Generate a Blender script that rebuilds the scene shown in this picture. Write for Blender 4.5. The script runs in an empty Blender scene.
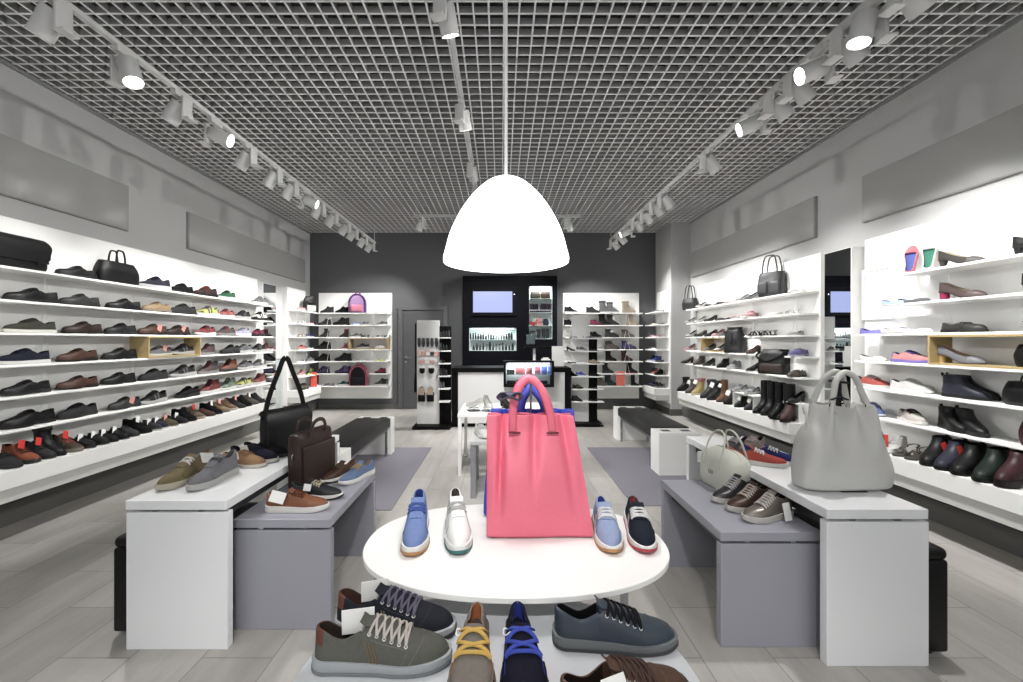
import bpy, bmesh, math, random
from math import sin, cos, pi, radians, sqrt, atan2
from mathutils import Vector, Matrix, noise

random.seed(7)
S = bpy.context.scene
COL = S.collection

# ------------------------------------------------------------------ camera
F, CX, CY, CZ = 417.0, 501.0, 340.0, 1.38          # focal length and principal point in pixels of a 1023 x 682 frame
cam_d = bpy.data.cameras.new('camera')
cam = bpy.data.objects.new('camera', cam_d); COL.objects.link(cam)
cam.location = (0, 0, CZ); cam.rotation_euler = (pi / 2, 0, 0)
cam_d.sensor_width = 36; cam_d.sensor_fit = 'HORIZONTAL'; cam_d.lens = 36 * F / 1023
cam_d.shift_x = (511.5 - CX) / 1023; cam_d.shift_y = (CY - 341) / 1023
cam_d.clip_start = 0.05
S.camera = cam

# ------------------------------------------------------------------ light and exposure
S.view_settings.view_transform = 'Standard'; S.view_settings.look = 'None'
S.view_settings.gamma = 1; S.view_settings.use_curve_mapping = False
S.view_settings.exposure = 1.15
W = bpy.data.worlds.new('ambient_fill'); S.world = W; W.use_nodes = True
bgn = W.node_tree.nodes['Background']
bgn.inputs[0].default_value = (1, 1, 1, 1); bgn.inputs[1].default_value = 0.55   # even white fill light added through the end left open behind the camera
S.cycles.max_bounces = 7; S.cycles.diffuse_bounces = 4; S.cycles.glossy_bounces = 4
S.cycles.sample_clamp_indirect = 4.0

def spot(name, loc, aim, watts, angle, blend=.6, size=.05, parent=None):
    d = bpy.data.lights.new(name, 'SPOT'); d.energy = watts; d.spot_size = radians(angle); d.spot_blend = blend
    d.shadow_soft_size = size; d.color = (1, .985, .96)
    o = bpy.data.objects.new(name, d); COL.objects.link(o)
    o.location = loc
    o.rotation_euler = (Vector(aim) - Vector(loc)).to_track_quat('-Z', 'Y').to_euler()
    return o

WALL_W, CROSS_W, TABLE_W, FLOOR_W, KEY_W, PEND_W = 44, 90, 60, 120, 38, 5   # lamp powers: shelves, opposite shelves, tables, floor, front spots, pendant

# ------------------------------------------------------------------ helpers: materials
def lin(c):
    c = c.lstrip('#'); v = [int(c[i:i + 2], 16) / 255 for i in (0, 2, 4)]
    return tuple(x / 12.92 if x <= .04045 else ((x + .055) / 1.055) ** 2.4 for x in v)

MATS = {}
def mat(hexc, fin='paint'):
    """a procedural material: base colour with a fine noise, and a finish"""
    key = hexc + fin
    if key in MATS: return MATS[key]
    rough, amt, scale, bump, spec, metal, stretch = {
        'paint': (.55, .02, 3, 0, .35, 0, 1), 'satin': (.38, .015, 4, 0, .4, 0, 1), 'gloss': (.18, .01, 4, 0, .5, 0, 1),
        'leather': (.45, .10, 90, .15, .3, 0, 1), 'softleather': (.5, .05, 120, .12, .35, 0, 1), 'patent': (.22, .04, 40, .05, .5, 0, 1),
        'suede': (.9, .16, 130, .25, .15, 0, 1), 'fabric': (.85, .10, 220, .3, .2, 0, 1), 'rubber': (.6, .05, 60, .05, .3, 0, 1),
        'wood': (.45, .16, 9, .05, .35, 0, 8), 'chrome': (.18, .02, 20, 0, .5, 1, 1), 'metallic': (.35, .12, 60, .1, .5, .45, 1),
        'paper': (.75, .01, 20, 0, .2, 0, 1), 'carpet': (.95, .14, 260, .3, .1, 0, 1), 'wall': (.7, .015, 2, 0, .25, 0, 1), 'matt': (.6, .03, 30, 0, .10, 0, 1)}[fin]
    m = bpy.data.materials.new(fin + '_' + hexc.lstrip('#')); m.use_nodes = True
    nt = m.node_tree; p = nt.nodes['Principled BSDF']
    r, g, b = lin(hexc)
    k, sat = {'leather': (.55, .72), 'suede': (.62, .72), 'fabric': (.62, .75), 'softleather': (.86, .88), 'rubber': (.75, .8), 'metallic': (.7, .8), 'wood': (.72, .85), 'carpet': (.8, .7), 'paper': (.85, .9)}.get(fin, (1, 1))
    gr = .3 * r + .6 * g + .1 * b; r, g, b = [k * (gr + (c - gr) * sat) for c in (r, g, b)]
    tc = nt.nodes.new('ShaderNodeTexCoord'); mp = nt.nodes.new('ShaderNodeMapping'); nz = nt.nodes.new('ShaderNodeTexNoise')
    nt.links.new(tc.outputs['Object'], mp.inputs[0]); nt.links.new(mp.outputs[0], nz.inputs['Vector'])
    mp.inputs['Scale'].default_value = (1, stretch, stretch)
    nz.inputs['Scale'].default_value = scale; nz.inputs['Detail'].default_value = 3
    cr = nt.nodes.new('ShaderNodeMix'); cr.data_type = 'RGBA'
    cr.inputs[6].default_value = (r * (1 - amt), g * (1 - amt), b * (1 - amt), 1)
    cr.inputs[7].default_value = (min(1, r * (1 + amt)), min(1, g * (1 + amt)), min(1, b * (1 + amt)), 1)
    nt.links.new(nz.outputs[0], cr.inputs[0]); nt.links.new(cr.outputs[2], p.inputs['Base Color'])
    p.inputs['Roughness'].default_value = rough; p.inputs['Metallic'].default_value = metal
    p.inputs['Specular IOR Level'].default_value = spec
    if bump:
        bp = nt.nodes.new('ShaderNodeBump'); bp.inputs['Strength'].default_value = bump; bp.inputs['Distance'].default_value = .002
        nt.links.new(nz.outputs[0], bp.inputs['Height']); nt.links.new(bp.outputs[0], p.inputs['Normal'])
    MATS[key] = m
    return m

def emit(hexc, strength, name):
    m = bpy.data.materials.new(name); m.use_nodes = True
    p = m.node_tree.nodes['Principled BSDF']
    p.inputs['Base Color'].default_value = (*lin(hexc), 1)
    p.inputs['Emission Color'].default_value = (*lin(hexc), 1); p.inputs['Emission Strength'].default_value = strength
    return m

def screen_mat(rgb, name):
    m = bpy.data.materials.new(name); m.use_nodes = True; p = m.node_tree.nodes['Principled BSDF']
    p.inputs['Base Color'].default_value = (.005, .005, .006, 1); p.inputs['Roughness'].default_value = .3
    p.inputs['Emission Color'].default_value = (*rgb, 1); p.inputs['Emission Strength'].default_value = 1
    return m

def glass_mat(name, tint='#ffffff', rough=0.0, thin=True):
    m = bpy.data.materials.new(name); m.use_nodes = True
    nt = m.node_tree; nt.nodes.clear()
    o = nt.nodes.new('ShaderNodeOutputMaterial'); t = nt.nodes.new('ShaderNodeBsdfTransparent'); g = nt.nodes.new('ShaderNodeBsdfGlossy')
    x = nt.nodes.new('ShaderNodeMixShader'); fr = nt.nodes.new('ShaderNodeFresnel'); fr.inputs[0].default_value = 1.35
    t.inputs[0].default_value = (*lin(tint), 1); g.inputs['Roughness'].default_value = .03
    nt.links.new(fr.outputs[0], x.inputs[0]); nt.links.new(t.outputs[0], x.inputs[1]); nt.links.new(g.outputs[0], x.inputs[2])
    nt.links.new(x.outputs[0], o.inputs[0])
    return m

def mirror_mat():
    m = bpy.data.materials.new('mirror_glass'); m.use_nodes = True
    p = m.node_tree.nodes['Principled BSDF']
    p.inputs['Base Color'].default_value = (.86, .88, .88, 1); p.inputs['Metallic'].default_value = 1; p.inputs['Roughness'].default_value = .01
    return m

def floor_mat():
    m = bpy.data.materials.new('stone_look_floor_tile'); m.use_nodes = True
    nt = m.node_tree; p = nt.nodes['Principled BSDF']; N = nt.nodes.new; K = nt.links.new
    tc = N('ShaderNodeTexCoord'); mp = N('ShaderNodeMapping'); mp.inputs['Rotation'].default_value = (0, 0, pi / 2); mp.inputs['Location'].default_value = (.11, .06, 0)
    br = N('ShaderNodeTexBrick'); br.offset = .5; br.inputs['Scale'].default_value = 1
    br.inputs['Brick Width'].default_value = .68; br.inputs['Row Height'].default_value = .31
    br.inputs['Mortar Size'].default_value = .0028; br.inputs['Mortar Smooth'].default_value = .3
    br.inputs['Color1'].default_value = (*lin('#a6a39e'), 1); br.inputs['Color2'].default_value = (*lin('#b2afab'), 1); br.inputs['Mortar'].default_value = (*lin('#86837f'), 1)
    K(tc.outputs['Object'], mp.inputs[0]); K(mp.outputs[0], br.inputs[0])
    mp2 = N('ShaderNodeMapping'); mp2.inputs['Scale'].default_value = (5, .9, 1); K(tc.outputs['Object'], mp2.inputs[0])
    nz = N('ShaderNodeTexNoise'); nz.inputs['Scale'].default_value = 2.2; nz.inputs['Detail'].default_value = 7; nz.inputs['Roughness'].default_value = .65; K(mp2.outputs[0], nz.inputs['Vector'])
    rmp = N('ShaderNodeMapRange'); rmp.inputs[1].default_value = .3; rmp.inputs[2].default_value = .7; rmp.inputs[3].default_value = .84; rmp.inputs[4].default_value = 1.08
    K(nz.outputs[0], rmp.inputs[0])
    mx = N('ShaderNodeMix'); mx.data_type = 'RGBA'; mx.blend_type = 'MULTIPLY'; mx.inputs[0].default_value = 1
    K(br.outputs[0], mx.inputs[6]); K(rmp.outputs[0], mx.inputs[7]); K(mx.outputs[2], p.inputs['Base Color'])
    p.inputs['Roughness'].default_value = .42; p.inputs['Specular IOR Level'].default_value = .4
    bp = N('ShaderNodeBump'); bp.inputs['Strength'].default_value = .3; bp.inputs['Distance'].default_value = .002; bp.invert = True
    K(br.outputs[1], bp.inputs['Height']); K(bp.outputs[0], p.inputs['Normal'])
    return m

# ------------------------------------------------------------------ helpers: meshes
class MB:
    """collects shapes into one mesh"""
    def __init__(s): s.v = []; s.f = []; s.m = []
    def add(s, vs, fs, mi=0):
        n = len(s.v); s.v += [tuple(v) for v in vs]; s.f += [tuple(i + n for i in f) for f in fs]
        s.m += (mi if isinstance(mi, list) else [mi] * len(fs))
    def box(s, x0, x1, y0, y1, z0, z1, mi=0):
        s.add([(x0, y0, z0), (x1, y0, z0), (x1, y1, z0), (x0, y1, z0), (x0, y0, z1), (x1, y0, z1), (x1, y1, z1), (x0, y1, z1)],
              [(3, 2, 1, 0), (4, 5, 6, 7), (0, 1, 5, 4), (1, 2, 6, 5), (2, 3, 7, 6), (3, 0, 4, 7)], mi)
    def bbox(s, x0, x1, y0, y1, z0, z1, b=.004, seg=2, mi=0):
        """a box with rounded edges"""
        bm = bmesh.new(); bmesh.ops.create_cube(bm, size=1)
        for v in bm.verts: v.co = ((x0 + x1) / 2 + v.co.x * (x1 - x0), (y0 + y1) / 2 + v.co.y * (y1 - y0), (z0 + z1) / 2 + v.co.z * (z1 - z0))
        b = min(b, .45 * min(x1 - x0, y1 - y0, z1 - z0))
        bmesh.ops.bevel(bm, geom=list(bm.edges) + list(bm.verts), offset=b, segments=seg, affect='EDGES', profile=.5)
        bm.verts.ensure_lookup_table()
        s.add([v.co.copy() for v in bm.verts], [[v.index for v in f.verts] for f in bm.faces], mi); bm.free()
    def sweep(s, path, sec, up=(0, 0, 1), closed=False, caps=True, mi=0, scale=None):
        """a section [(a, b)] carried along a path; a along the side, b along up"""
        P = [Vector(p) for p in path]; n = len(P); k = len(sec); up = Vector(up); vs = []
        side = None
        for i, p in enumerate(P):
            t = (P[(i + 1) % n] - P[i - 1]) if closed else (P[min(i + 1, n - 1)] - P[max(i - 1, 0)])
            t.normalize()
            sd = t.cross(up)
            if sd.length < 1e-4: sd = side.copy() if side else t.orthogonal()
            sd.normalize()
            if side and sd.dot(side) < 0: sd = -sd
            side = sd; u2 = side.cross(t).normalized(); q = scale[i] if scale else 1
            vs += [p + side * a * q + u2 * b * q for a, b in sec]
        fs = []
        for i in range(n if closed else n - 1):
            j = (i + 1) % n
            fs += [(i * k + a, i * k + (a + 1) % k, j * k + (a + 1) % k, j * k + a) for a in range(k)]
        if caps and not closed: fs += [tuple(range(k - 1, -1, -1)), tuple((n - 1) * k + a for a in range(k))]
        s.add(vs, fs, mi)
    def tube(s, path, r, seg=8, closed=False, mi=0, up=(0, 0, 1), scale=None):
        s.sweep(path, [(r * cos(2 * pi * i / seg), r * sin(2 * pi * i / seg)) for i in range(seg)], up, closed, True, mi, scale)
    def ribbon(s, path, w, t, up=(0, 0, 1), mi=0, closed=False):
        s.sweep(path, [(-w / 2, -t / 2), (w / 2, -t / 2), (w / 2, t / 2), (-w / 2, t / 2)], up, closed, True, mi)
    def lathe(s, prof, seg=24, c=(0, 0, 0), axis='z', mi=0):
        """prof [(r, h)] turned about an axis through c"""
        vs = []; k = len(prof)
        for i in range(seg):
            a = 2 * pi * i / seg
            for r, h in prof:
                p = (r * cos(a), r * sin(a), h)
                if axis == 'x': p = (h, p[0], p[1])
                if axis == 'y': p = (p[0], h, p[1])
                vs.append((p[0] + c[0], p[1] + c[1], p[2] + c[2]))
        fs = [(i * k + a, ((i + 1) % seg) * k + a, ((i + 1) % seg) * k + a + 1, i * k + a + 1) for i in range(seg) for a in range(k - 1)]
        s.add(vs, fs, mi)
    def rings(s, R, caps=(True, True), mi=0):
        """skin over closed rings of equal length"""
        k = len(R[0]); vs = [p for r in R for p in r]
        fs = [(i * k + a, i * k + (a + 1) % k, (i + 1) * k + (a + 1) % k, (i + 1) * k + a) for i in range(len(R) - 1) for a in range(k)]
        if caps[0]: fs.append(tuple(range(k - 1, -1, -1)))
        if caps[1]: fs.append(tuple((len(R) - 1) * k + a for a in range(k)))
        s.add(vs, fs, mi)
    def xf(s, M):
        s.v = [tuple(M @ Vector(v)) for v in s.v]; return s
    def mesh(s, name, mats=(), smooth=None):
        me = bpy.data.meshes.new(name); me.from_pydata(s.v, [], s.f); me.validate(clean_customdata=False)
        for m in mats: me.materials.append(m)
        if len(me.polygons) == len(s.m) and any(s.m): me.polygons.foreach_set('material_index', s.m)
        bm = bmesh.new(); bm.from_mesh(me); bmesh.ops.recalc_face_normals(bm, faces=bm.faces); bm.to_mesh(me); bm.free()
        if smooth is not None:
            me.polygons.foreach_set('use_smooth', [True] * len(me.polygons))
            if smooth < 180: me.set_sharp_from_angle(angle=radians(smooth))
        me.update(); return me
    def build(s, name, mats, parent=None, smooth=None, mods=()):
        mats = mats if isinstance(mats, (list, tuple)) else [mats]
        o = bpy.data.objects.new(name, s.mesh(name, mats, smooth)); COL.objects.link(o)
        if parent: o.parent = parent
        return o

def tag(o, label, cat, group=None):
    o['label'] = label; o['category'] = cat
    if group: o['group'] = group
    return o
def thing(name, label, cat, loc=(0, 0, 0), rz=0, group=None, scale=1):
    o = bpy.data.objects.new(name, None); COL.objects.link(o); o.empty_display_size = .05
    o.location = loc; o.rotation_euler = (0, 0, rz); o.scale = (scale,) * 3
    return tag(o, label, cat, group)
def struct(name, mb, m, parent=None, smooth=None):
    o = mb.build(name, m, parent, smooth)
    if not parent: o['kind'] = 'structure'
    return o
def subsurf(o, n=1):
    d = o.modifiers.new('smooth', 'SUBSURF'); d.levels = n; d.render_levels = n
    return o
def copy_tree(o, parent=None):
    c = o.copy(); COL.objects.link(c)
    if parent: c.parent = parent
    for ch in list(o.children): copy_tree(ch, c)
    return c
def Yon(px, X): return F * abs(X) / abs(px - CX)
def Xat(px, Y): return (px - CX) * Y / F
def spl(pts, n):
    """n points of a smooth curve through pts"""
    P = [Vector(p) for p in pts]; P = [P[0] * 2 - P[1]] + P + [P[-1] * 2 - P[-2]]; out = []; segs = len(P) - 3
    for i in range(n):
        t = i / (n - 1) * segs; k = min(int(t), segs - 1); t -= k
        a, b, c, d = P[k:k + 4]
        out.append(.5 * ((2 * b) + (c - a) * t + (2 * a - 5 * b + 4 * c - d) * t * t + (3 * b - a - 3 * c + d) * t ** 3))
    return out
def tab(pts):
    """smooth monotone table"""
    xs = [p[0] for p in pts]; ys = [p[1] for p in pts]; n = len(xs)
    d = [(ys[i + 1] - ys[i]) / (xs[i + 1] - xs[i]) for i in range(n - 1)]
    m = [d[0]] + [0 if d[i - 1] * d[i] <= 0 else 2 * d[i - 1] * d[i] / (d[i - 1] + d[i]) for i in range(1, n - 1)] + [d[-1]]
    def f(x):
        if x <= xs[0]: return ys[0]
        if x >= xs[-1]: return ys[-1]
        i = max(k for k in range(n - 1) if xs[k] <= x); h = xs[i + 1] - xs[i]; t = (x - xs[i]) / h
        return (2 * t ** 3 - 3 * t * t + 1) * ys[i] + (t ** 3 - 2 * t * t + t) * h * m[i] + (-2 * t ** 3 + 3 * t * t) * ys[i + 1] + (t ** 3 - t * t) * h * m[i + 1]
    return f
def smooth(a, b, x):
    t = max(0, min(1, (x - a) / (b - a))); return t * t * (3 - 2 * t)
ORD = 'first second third fourth fifth sixth seventh eighth ninth tenth eleventh twelfth thirteenth fourteenth fifteenth sixteenth seventeenth eighteenth nineteenth twentieth twenty-first twenty-second twenty-third twenty-fourth twenty-fifth twenty-sixth twenty-seventh twenty-eighth'.split()

WHITE = mat('#ececea', 'satin'); WHITEP = mat('#e6e6e4', 'paint'); BLACK = mat('#0c0c0e', 'satin'); CHROME = mat('#b9bcc0', 'chrome')
GREY = mat('#8e8f98', 'satin'); LWALL = mat('#b6b6b6', 'wall'); DWALL = mat('#5c5d5f', 'wall'); PLINTH = mat('#5a5a58', 'paint')
WOOD = mat('#c9ae72', 'wood'); REDCARD = mat('#d8382f', 'paper'); WHITECARD = mat('#f4f4f2', 'paper'); CLEAR = glass_mat('clear_acrylic', '#f4f8f8')
# ------------------------------------------------------------------ the room
XL, XR, YB, YF, ZC = -3.83, 3.455, 8.36, -2.6, 3.53
m = MB(); m.box(XL, XR, YF, YB, -.1, 0); struct('floor', m, floor_mat())
m = MB(); m.box(XL - .1, XL, YF, YB + .1, 0, 4.1); struct('wall_left', m, LWALL)
m = MB(); m.box(XR, XR + .1, YF, YB + .1, 0, 4.1); struct('wall_right', m, LWALL)
m = MB(); m.box(XL, XR, YB, YB + .1, 0, 4.1); struct('wall_back', m, DWALL)
m = MB(); m.box(3.10, XR, 7.6, YB, 0, 3.6); struct('wall_column', m, mat('#b4b4b4', 'wall'))
m = MB(); m.box(XL, XR, YF, YB, 4.0, 4.1); struct('ceiling_slab', m, mat('#3a3a3b', 'wall'))
m = MB()                                             # open-cell lattice ceiling, 10 cm cells
x = XL + .05
while x < XR: m.box(x - .003, x + .003, YF, YB, ZC + .004, ZC + .05); m.box(x - .006, x + .006, YF, YB, ZC, ZC + .0039, 1); x += .1
y = YF + .05
while y < YB: m.box(XL, XR, y - .003, y + .003, ZC + .005, ZC + .049); m.box(XL, XR, y - .006, y + .006, ZC + .0001, ZC + .0038, 1); y += .1
struct('ceiling', m, [mat('#a4a4a4', 'satin'), mat('#f2f2f2', 'satin')])  # plates darker, bottom lips lighter: light from below put into the colours
m = MB(); m.box(XL, XL + .16, YF, YB - .02, 0, .16); struct('baseboard_left', m, PLINTH)
m = MB(); m.box(XR - .16, XR, YF, 7.6, 0, .16); struct('baseboard_right', m, PLINTH)
m = MB(); m.box(3.085, 3.10, 7.585, YB - .02, 0, .12); m.box(3.10, XR, 7.585, 7.6, 0, .12); struct('baseboard_column', m, PLINTH)
m = MB(); m.box(XL + .16, -2.06, YB - .02, YB, 0, .1); m.box(-1.05, 3.085, YB - .02, YB, 0, .1); struct('baseboard_back', m, PLINTH)
# thin edge trims between lattice and walls
m = MB(); m.box(XL, XL + .025, YF, YB, ZC - .03, ZC - .005); struct('trim_1', m, mat('#8d8d8e', 'satin'))
m = MB(); m.box(XR - .025, XR, YF, 7.6, ZC - .03, ZC - .005); struct('trim_2', m, mat('#8d8d8e', 'satin'))

# dark door in the back wall
m = MB(); m.box(-2.05, -1.96, 8.30, YB, 0, 2.05); m.box(-1.15, -1.06, 8.30, YB, 0, 2.05); m.box(-1.96, -1.15, 8.30, YB, 1.98, 2.05)
door = struct('door_1', m, mat('#565758', 'paint'))
m = MB(); m.bbox(-1.955, -1.155, 8.325, 8.358, .005, 1.975, .003); m.build('door_leaf', mat('#4d4e50', 'satin'), door)
m = MB(); m.lathe([(0, 0), (.026, 0), (.026, .008), (0, .008)], 16, (-1.90, 8.317, 1.04), 'y')
m.tube([(-1.90, 8.32, 1.04), (-1.90, 8.275, 1.04), (-1.885, 8.268, 1.04), (-1.78, 8.268, 1.04)], .009)
m.lathe([(0, 0), (.022, 0), (.022, .008), (0, .008)], 16, (-1.90, 8.317, .95), 'y')
h = m.build('door_handle', CHROME, door, 40); h['label'] = 'brushed steel lever handle'

# grey poster panels high on the side walls
def wall_panel(X, y0, y1, z0, z1, label):
    s = 1 if X < 0 else -1
    t = thing('wall_panel', label, 'wall panel', (X, (y0 + y1) / 2, z0), group='grey panels high on the side walls')
    d = (y1 - y0) / 2; h = z1 - z0
    a, b = sorted((s * .028, s * .034)); m = MB(); m.box(a, b, -d + .008, d - .008, .008, h - .008); m.build('panel_face', mat('#9c9c9b', 'gloss'), t)
    a, b = sorted((0, s * .0275)); m = MB(); m.box(a, b, -d, d, 0, h); m.build('panel_backing', mat('#8a8a8a', 'paint'), t)
wall_panel(XL, 1.2, 4.26, 2.49, 2.95, 'long grey poster panel on left wall above the black bags')
wall_panel(XL, 5.07, 8.1, 2.49, 2.94, 'long grey poster panel on left wall, the one reaching toward the dark back wall')
wall_panel(XR, 1.6, 3.96, 2.49, 2.93, 'large dark grey poster panel on right wall above the pumps')
wall_panel(XR, 4.55, 7.5, 2.50, 2.95, 'long grey poster panel on right wall between white column and mirror')

# ------------------------------------------------------------------ shelving
SZ = [1.905, 1.668, 1.433, 1.20, .97, .73]; DECK = .49; TOP = 2.315
def side_unit(name, label, Xp, Xf, Xd, y0, y1, rows=6, deck_end=None, group='white wall shelving units', ends=None, rod0=.18, gaps={}):
    """panel face at Xp, shelf front at Xf, deck front at Xd; runs along Y"""
    s = 1 if Xf > Xp else -1
    t = thing(name, label, 'shelving', (Xp, (y0 + y1) / 2, 0), group=group); c = (y0 + y1) / 2
    y0 -= c; y1 -= c; f = Xf - Xp; d = Xd - Xp
    def bx(nm, a, b, ya, yb, z0, z1, mm, bev=.002):
        m = MB(); a, b = sorted((a, b)); m.bbox(a, b, ya, yb, z0, z1, bev, 1); return m.build(nm, mm, t)
    wall = XL if s > 0 else XR
    if Xp == 3.08: wall = 3.10
    bx('back_panel', wall - Xp, 0, y0, y1, .22, TOP, WHITE)
    for i, z in enumerate(SZ[:rows]):                 # a tall bag interrupts a shelf
        ya, yb = y0 + .02, (ends[i] - c if ends else y1 - .02)
        for p, q in (((ya, gaps[i][0] - c), (gaps[i][1] - c, yb)) if i in gaps else ((ya, yb),)): bx('shelf', 0, f, p, q, z - .018, z, WHITE)
    de = y1 if deck_end is None else deck_end - c
    bx('deck', 0, d, y0, de, DECK - .12, DECK, WHITE)
    bx('deck_base', 0, d - s * .02, y0, de - .01, .275, DECK - .121, mat('#c9c9c5', 'satin'))
    k = y0 + rod0
    while k < y1 - .1:                                # pairs of thin rods that hang each shelf from the one above
        for z in (SZ[:rows] + [DECK])[1:]:
            up = min(q for q in SZ[:rows] if q > z + .05) - .018
            m = MB(); m.tube([(f * .22, k, up), (f * .22, k - .05, z)], .0026, 5); m.tube([(f * .22, k, up), (f * .22, k + .05, z)], .0026, 5)
            b = m.build('hanger_rod', WHITE, t)
        k += .80
    return t
side_unit('shelving_unit', 'long white shelving unit along left wall full of mostly dark shoes', -3.75, -3.50, -3.33, 1.6, 6.42, deck_end=5.98)
side_unit('shelving_unit', 'narrow white shelving unit on left wall in the corner by the back wall', -3.75, -3.50, -3.45, 7.32, 8.0)
side_unit('shelving_unit', 'white shelving unit on right wall holding pumps, with oak box', 3.40, 3.15, 2.99, 1.7, 3.90, ends=(3.30, 3.30, 3.72, 3.72, 3.72, 3.72), rod0=.625)
side_unit('shelving_unit', 'white shelving unit on right wall between mirror and column, tall boots below', 3.41, 3.20, 3.07, 4.45, 7.25, rows=5, rod0=.32, gaps={2: (5.49, 6.03), 3: (4.71, 5.25)})
side_unit('shelving_unit', 'narrow white shelving unit on side of the white column', 3.08, 2.84, 2.80, 7.62, 8.25)

def back_unit(label, x0, x1, Y, depth=.24, gaps={}):
    t = thing('shelving_unit', label, 'shelving', ((x0 + x1) / 2, Y, 0), group='white wall shelving units'); w = (x1 - x0) / 2
    def bx(nm, ya, yb, z0, z1, mm, xa=None, xb=None):
        m = MB(); m.bbox(-w if xa is None else xa, w if xb is None else xb, ya, yb, z0, z1, .002, 1); return m.build(nm, mm, t)
    bx('back_panel', 0, YB - Y, .22, TOP, WHITE)
    c = (x0 + x1) / 2
    for i, z in enumerate(SZ):
        for p, q in (((-w, gaps[i][0] - c), (gaps[i][1] - c, w)) if i in gaps else ((-w, w),)): bx('shelf', -depth, 0, z - .018, z, WHITE, p, q)
    bx('deck', -depth - .02, 0, DECK - .02, DECK, WHITE)
    for k in (-w + .3, w - .3):
        for z in SZ[1:] + [DECK]:
            up = min(q for q in SZ if q > z + .05) - .018
            m = MB(); m.tube([(k, -depth + .03, up), (k - .05, -depth + .03, z)], .0022, 5); m.tube([(k, -depth + .03, up), (k + .05, -depth + .03, z)], .0022, 5)
            m.build('hanger_rod', WHITE, t)
    return t
back_unit('white shelving unit on dark back wall, with purple backpack on top', -3.62, -2.18, 8.28, gaps={5: (-2.975, -2.555)})
back_unit('white shelving unit on dark back wall full of boots, with salmon card', 1.235, 2.74, 8.28)

def oak_box(label, c, L, W_, H, axis):
    """open oak display box; c: centre of its base"""
    t = thing('display_box', label, 'display box', c, group='oak display boxes'); b = .014
    hx, hy = (L / 2, W_ / 2) if axis == 'x' else (W_ / 2, L / 2)
    for nm, bx in (('bottom_board', (-hx, hx, -hy, hy, 0, b)), ('top_board', (-hx, hx, -hy, hy, H - b, H))):
        m = MB(); m.bbox(*bx, .001, 1); m.build(nm, WOOD, t)
    for s in (-1, 1):
        m = MB()
        if axis == 'x': a, e = sorted((s * hx, s * (hx - b))); m.bbox(a, e, -hy, hy, b, H - b, .001, 1)
        else: a, e = sorted((s * hy, s * (hy - b))); m.bbox(-hx, hx, a, e, b, H - b, .001, 1)
        m.build('side_board', WOOD, t)
oak_box('pale oak open box on left wall shelving holding two shoes', (-3.585, 4.49, SZ[3]), .72, .19, .215, 'y')
oak_box('pale oak open box on right wall shelving around a grey pump', (3.235, 2.49, SZ[3]), 1.18, .17, .215, 'y')
oak_box('small oak open box on right wall beside the dark drawstring bag', (3.305, 6.28, SZ[3]), .82, .2, .215, 'y')
oak_box('small oak open box on back wall shelving under the purple backpack', (-2.56, 8.15, SZ[3]), .74, .22, .215, 'x')

# mirrors on the side walls
def wall_mirror(X, y0, y1, z0, z1, label, thick=.016):
    s = 1 if X < 0 else -1
    t = thing('wall_mirror', label, 'mirror', (X, (y0 + y1) / 2, z0)); d = (y1 - y0) / 2; h = z1 - z0
    a, b = sorted((0, s * thick)); m = MB(); m.box(a, b, -d, d, 0, h); m.build('mirror_backing', WHITEP, t)
    a, b = sorted((s * (thick + .0005), s * (thick + .004))); m = MB(); m.box(a, b, -d + .006, d - .006, .006, h - .006); m.build('mirror_glass', mirror_mat(), t)
wall_mirror(XL, 6.68, 7.06, .3, 2.30, 'narrow tall mirror on left wall between white shelving units')
wall_mirror(XR, 3.93, 4.26, .3, 2.26, 'tall mirror on right wall reflecting the lit screen', .15)

# ------------------------------------------------------------------ track lights
LENS = emit('#fffdf6', 9, 'lamp_lens_glow'); SPW = mat('#d4d4d3', 'satin')
def track(label, x0, y0, x1, y1, z, drops):
    t = thing('lighting_track', label, 'lighting track', (x0, y0, z), group='white ceiling lighting tracks')
    m = MB(); dx, dy = x1 - x0, y1 - y0
    ux = .018 if abs(dy) > abs(dx) else 0; uy = .018 if ux == 0 else 0
    m.box(min(0, dx) - ux, max(0, dx) + ux, min(0, dy) - uy, max(0, dy) + uy, 0, .03); m.build('rail', SPW, t)
    for q in drops:
        m = MB(); m.tube([(dx * q, dy * q, .03), (dx * q, dy * q, ZC - z + .02)], .006, 6); m.build('drop_rod', SPW, t)
track('white lighting track along the left side, spots aimed at wall', -2.40, -.5, -2.40, 7.95, 3.22, (.03, .995))
track('white lighting track along the right side, spots aimed at wall', 2.02, -.5, 2.02, 7.70, 3.22, (.03, .995))
track('short white lighting track over the middle of the floor', -.34, 2.3, -.34, 5.8, 3.46, (.02, .5, .98))
track('white lighting track running across before the dark back wall', -1.45, 6.85, 1.30, 6.85, 3.40, (.02, .5, .98))
track('white lighting track across the ceiling over the camera position', -1.3, -.9, 1.3, -.9, 3.40, (.02, .5, .98))

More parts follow.
